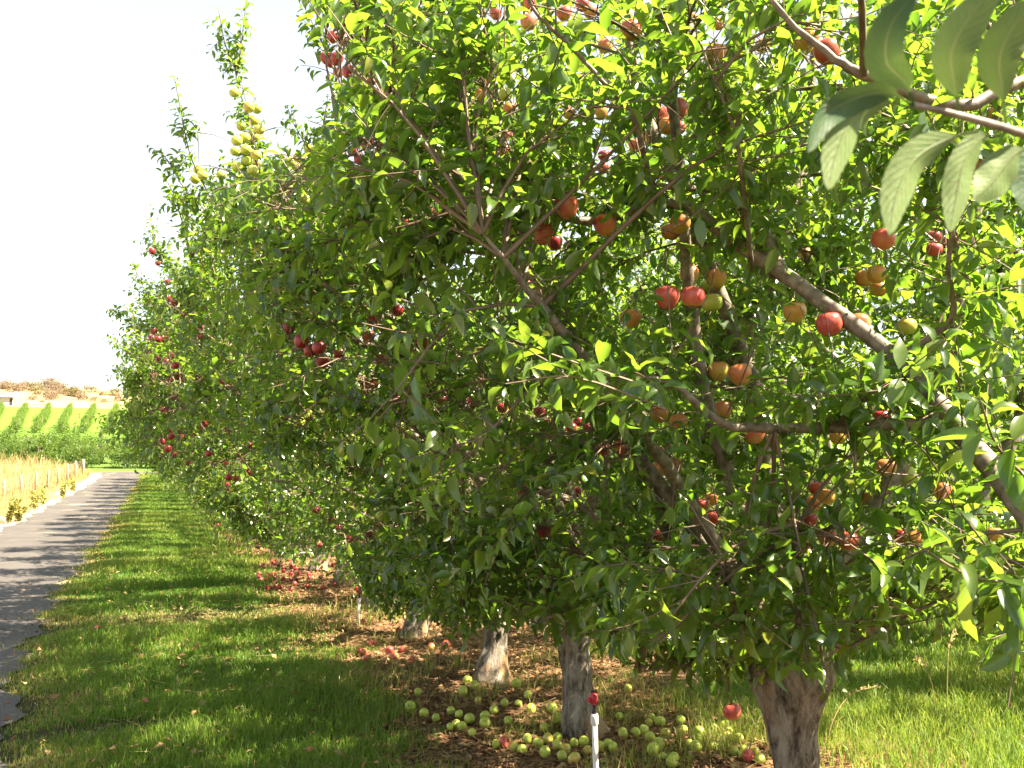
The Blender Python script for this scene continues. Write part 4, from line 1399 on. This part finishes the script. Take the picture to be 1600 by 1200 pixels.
# ------------------------------------------------------------------ beyond the crossing
def bush(name, seed, w_, h_, n, ls, m, trunk=.06, spiky=0.0, zc=.5):
    r = np.random.default_rng(seed)
    root = bpy.data.objects.new(name, None)
    COL.objects.link(root)
    mb = MB()
    tips = []
    for k in range(9 if trunk > .03 else 6):
        a = r.uniform(0, 6.28)
        q = np.array([cos(a) * w_ * .5 * r.uniform(.2, .9), sin(a) * w_ * .5 * r.uniform(.2, .9), h_ * r.uniform(.5, .98)])
        P = crom([(0, 0, -.1), (q[0] * .3, q[1] * .3, h_ * .25), q], 8)
        tips.append(P)
        tube(mb, P, np.linspace(trunk, trunk * .2, 8), 5)
    mb.obj('trunk' if trunk > .03 else 'stems', M_BARK, root)
    Q = r.normal(0, 1, (n * 4, 3))
    Q = nrm(Q) * (r.random(n * 4) ** .45)[:, None]
    Q = Q[snoise(Q + seed, 3.2) + r.normal(0, .3, len(Q)) > -.15][:n]
    rr = 1 + .22 * snoise(Q + 3 * seed, 2.5)
    P = Q * rr[:, None] * np.array([w_ / 2, w_ / 2, h_ * zc]) + np.array([0, 0, h_ * (1 - zc) * 1.02])
    P[:, 2] = np.maximum(P[:, 2], .1)
    if spiky:
        P[:, 2] += spiky * np.maximum(snoise(P * np.array([3, 3, .1]) + seed, 1.6), 0) * (Q[:, 2] > .1)
    ax = nrm(Q) * .7 + r.normal(0, .6, P.shape) + np.array([0, 0, .15])
    mb = MB()
    leaves(mb, P, ax, np.array([0, 0, 1.]) + r.normal(0, .5, P.shape), ls * r.uniform(.7, 1.3, len(P)), r.random(len(P)), FAR)
    mb.obj('crown', m, root)
    return root


def place(root, used, loc, rz, sc, label, cat, group):
    if used:
        o = dup(root, loc, rz, sc, label, group)
    else:
        o = root
        o.location = [float(c) for c in loc]
        o.rotation_euler = (0, 0, rz)
        o.scale = (sc, sc, sc) if np.isscalar(sc) else sc
    return tag(o, label, cat, group)


BV = [bush('orchard_tree', 31 + s_, 2.5, 1.9, 3800, .13, M_FAR, .05, .7) for s_ in range(4)]
cnt = 0
for row, (yr, lab) in enumerate(((67.0, 'bushy young orchard tree in the front row just past the crossing'), (72.0, 'leafy young orchard tree in the second row past the crossing'), (78.0, 'young orchard tree in the back row below the green field'))):
    for x_ in np.arange(-24 - row, 14, 1.75):
        if row < 3 and abs(x_ + 2.3 - .22 * (yr - 63) * 0 + .03 * (yr - 60)) < 1.25:
            continue
        xx_ = x_ + R.normal(0, .25)
        y_ = yr + R.normal(0, .4)
        if x_ > 4 and row > 0:
            continue
        place(BV[cnt % 4], cnt >= 4, (xx_, y_, float(hz(xx_, y_)) - .05), R.uniform(0, 6.28), R.uniform(.82, 1.1) * (1, .98, 1.02)[row], lab, 'tree', 'young orchard trees past the crossing, row %s' % ('one', 'two', 'three')[row])
        cnt += 1

FV = [bush('orchard_tree', 51 + s_, 1.9, 2.7, 700, .24, M_FAR, .05, .3) for s_ in range(3)]
cnt = 0
WHICH = ['row at the left edge of the picture', 'first full row from the left', 'second full row from the left', 'third full row from the left', 'fourth full row from the left', 'fifth full row, nearest the big apple trees', 'row hidden behind the big apple trees']
for i, xp in enumerate((3, 40, 77, 110, 147, 182, 216)):
    a_ = ground_at(xp, 640)
    b_ = ground_at((-14, 26, 60, 95, 133, 171, 208)[i], 672)
    m_ = int(np.linalg.norm(a_ - b_) / 2.9)
    for f_ in np.linspace(-.08, 1, m_):
        x_, y_ = (b_ + (a_ - b_) * f_)[:2]
        q = R.normal(0, .12, 2)
        place(FV[cnt % 3], cnt >= 3, (x_ + q[0], y_ + q[1], float(hz(x_, y_)) - .05), .1 + pi * R.integers(2), (R.uniform(.42, .52), R.uniform(1.4, 1.6), R.uniform(.45, .58)), 'small tree on the green field, in the ' + WHICH[i], 'tree', 'trees on the green field, ' + WHICH[i])
        cnt += 1

SV = [bush('sagebrush', 71 + s_, 5.0, 3.0, 900, .38, M_SAGE if s_ < 2 else M_BROWN, .03, .2, .55) for s_ in range(4)]
used = set()
shrubs = [(10, 602, 1, 2), (22, 600, 1.2, 3), (32, 599, 1.1, 3), (38, 604, 1, 2), (50, 607, 1.2, 1), (60, 614, 1.3, 0), (72, 605, 1.4, 3), (84, 607, 1.5, 2), (92, 612, 1.4, 3), (82, 622, 1.1, 2), (78, 618, 1.2, 3), (108, 616, 1.2, 0), (120, 618, 1.4, 1), (128, 622, 1.2, 3), (115, 612, 1, 2), (145, 610, .9, 1), (180, 615, 1.1, 1), (185, 624, 1.1, 3), (162, 626, .7, 0), (147, 624, .8, 1), (52, 622, .8, 2), (96, 604, .8, 3), (5, 606, 1, 2), (160, 606, .7, 3), (135, 606, .7, 2), (8, 596, .7, 0), (49, 599, .6, 1), (66, 626, .5, 2)]
for i, (x, y, sc, v_) in enumerate(shrubs):
    p = ground_at(x, y + 3)
    if p[1] > 420:
        p = ground_at(x, y + 12)
    d_ = p[1] / 300
    side = 'left' if x < 45 else ('middle' if x < 130 else 'right')
    kind_ = 'olive green sagebrush' if v_ < 2 else 'purplish brown brush'
    pos_ = 'along the crest' if y < 606 else 'on the slope'
    place(SV[v_], v_ in used, (p[0], p[1], float(hz(p[0], p[1])) - .3), R.uniform(0, 6.28), sc * d_ * .8, f'{kind_} {pos_} at the {side} of the dry hill', 'shrub', f'{kind_} {pos_} {side}')
    used.add(v_)

# shed at the left edge
p = ground_at(-4, 633)
sh = empty('shed', (p[0], p[1], float(hz(p[0], p[1])) - .2), 'small grey metal shed with a pale roof on the dry hill', 'shed')
mb = MB()
wv = 7.0
nx = 60
xs_ = np.linspace(-wv / 2, wv / 2, nx)
hgt = 3.0
yo = np.where(np.arange(nx) % 2, .04, -.04)
v = np.concatenate([np.stack([xs_, -2 + yo, 0 * xs_], 1), np.stack([xs_, -2 + yo, 0 * xs_ + hgt], 1)])
i = np.arange(nx - 1)
mb.add(v, [np.stack([i, i + 1, i + nx + 1, i + nx], 1)])
box(mb, (0, .1, hgt / 2), (wv - .1, 3.9, hgt))
mb.obj('wall', M_WALL, sh, False)
mb = MB()
mb.add([(-4, -2.7, 2.95), (4, -2.7, 2.95), (4, 2.6, 3.7), (-4, 2.6, 3.7), (-4, -2.7, 3.2), (4, -2.7, 3.2), (4, 2.6, 3.95), (-4, 2.6, 3.95)],
       [[[0, 3, 2, 1], [4, 5, 6, 7], [0, 1, 5, 4], [1, 2, 6, 5], [2, 3, 7, 6], [3, 0, 4, 7]]])
mb.obj('roof', M_ROOF, sh, False)
mb = MB()
box(mb, (3.1, -2.07, 1.25), (.6, .06, 2.5))
mb.obj('door', M_DARK, sh, False)
sh.rotation_euler = (0, 0, .1)
sh.scale = (.8, .8, .62)
p = ground_at(24, 631)
mb = MB()
tube(mb, [(0, 0, -.3), (0, 0, 1.4), (0, 0, 2.6)], .22, 8, True, .05)
tube(mb, [(-.45, 0, 2.3), (0, 0, 2.36), (.5, 0, 2.3)], .09, 6)
o = mb.obj('post', M_PVC)
o.location = (p[0], p[1], float(hz(p[0], p[1])))
tag(o, 'pale post standing right of the metal shed on the hill', 'post')
# unused variants of the row keep no copy at the origin
print('leaves', [T.nl for T, _, _ in trees])
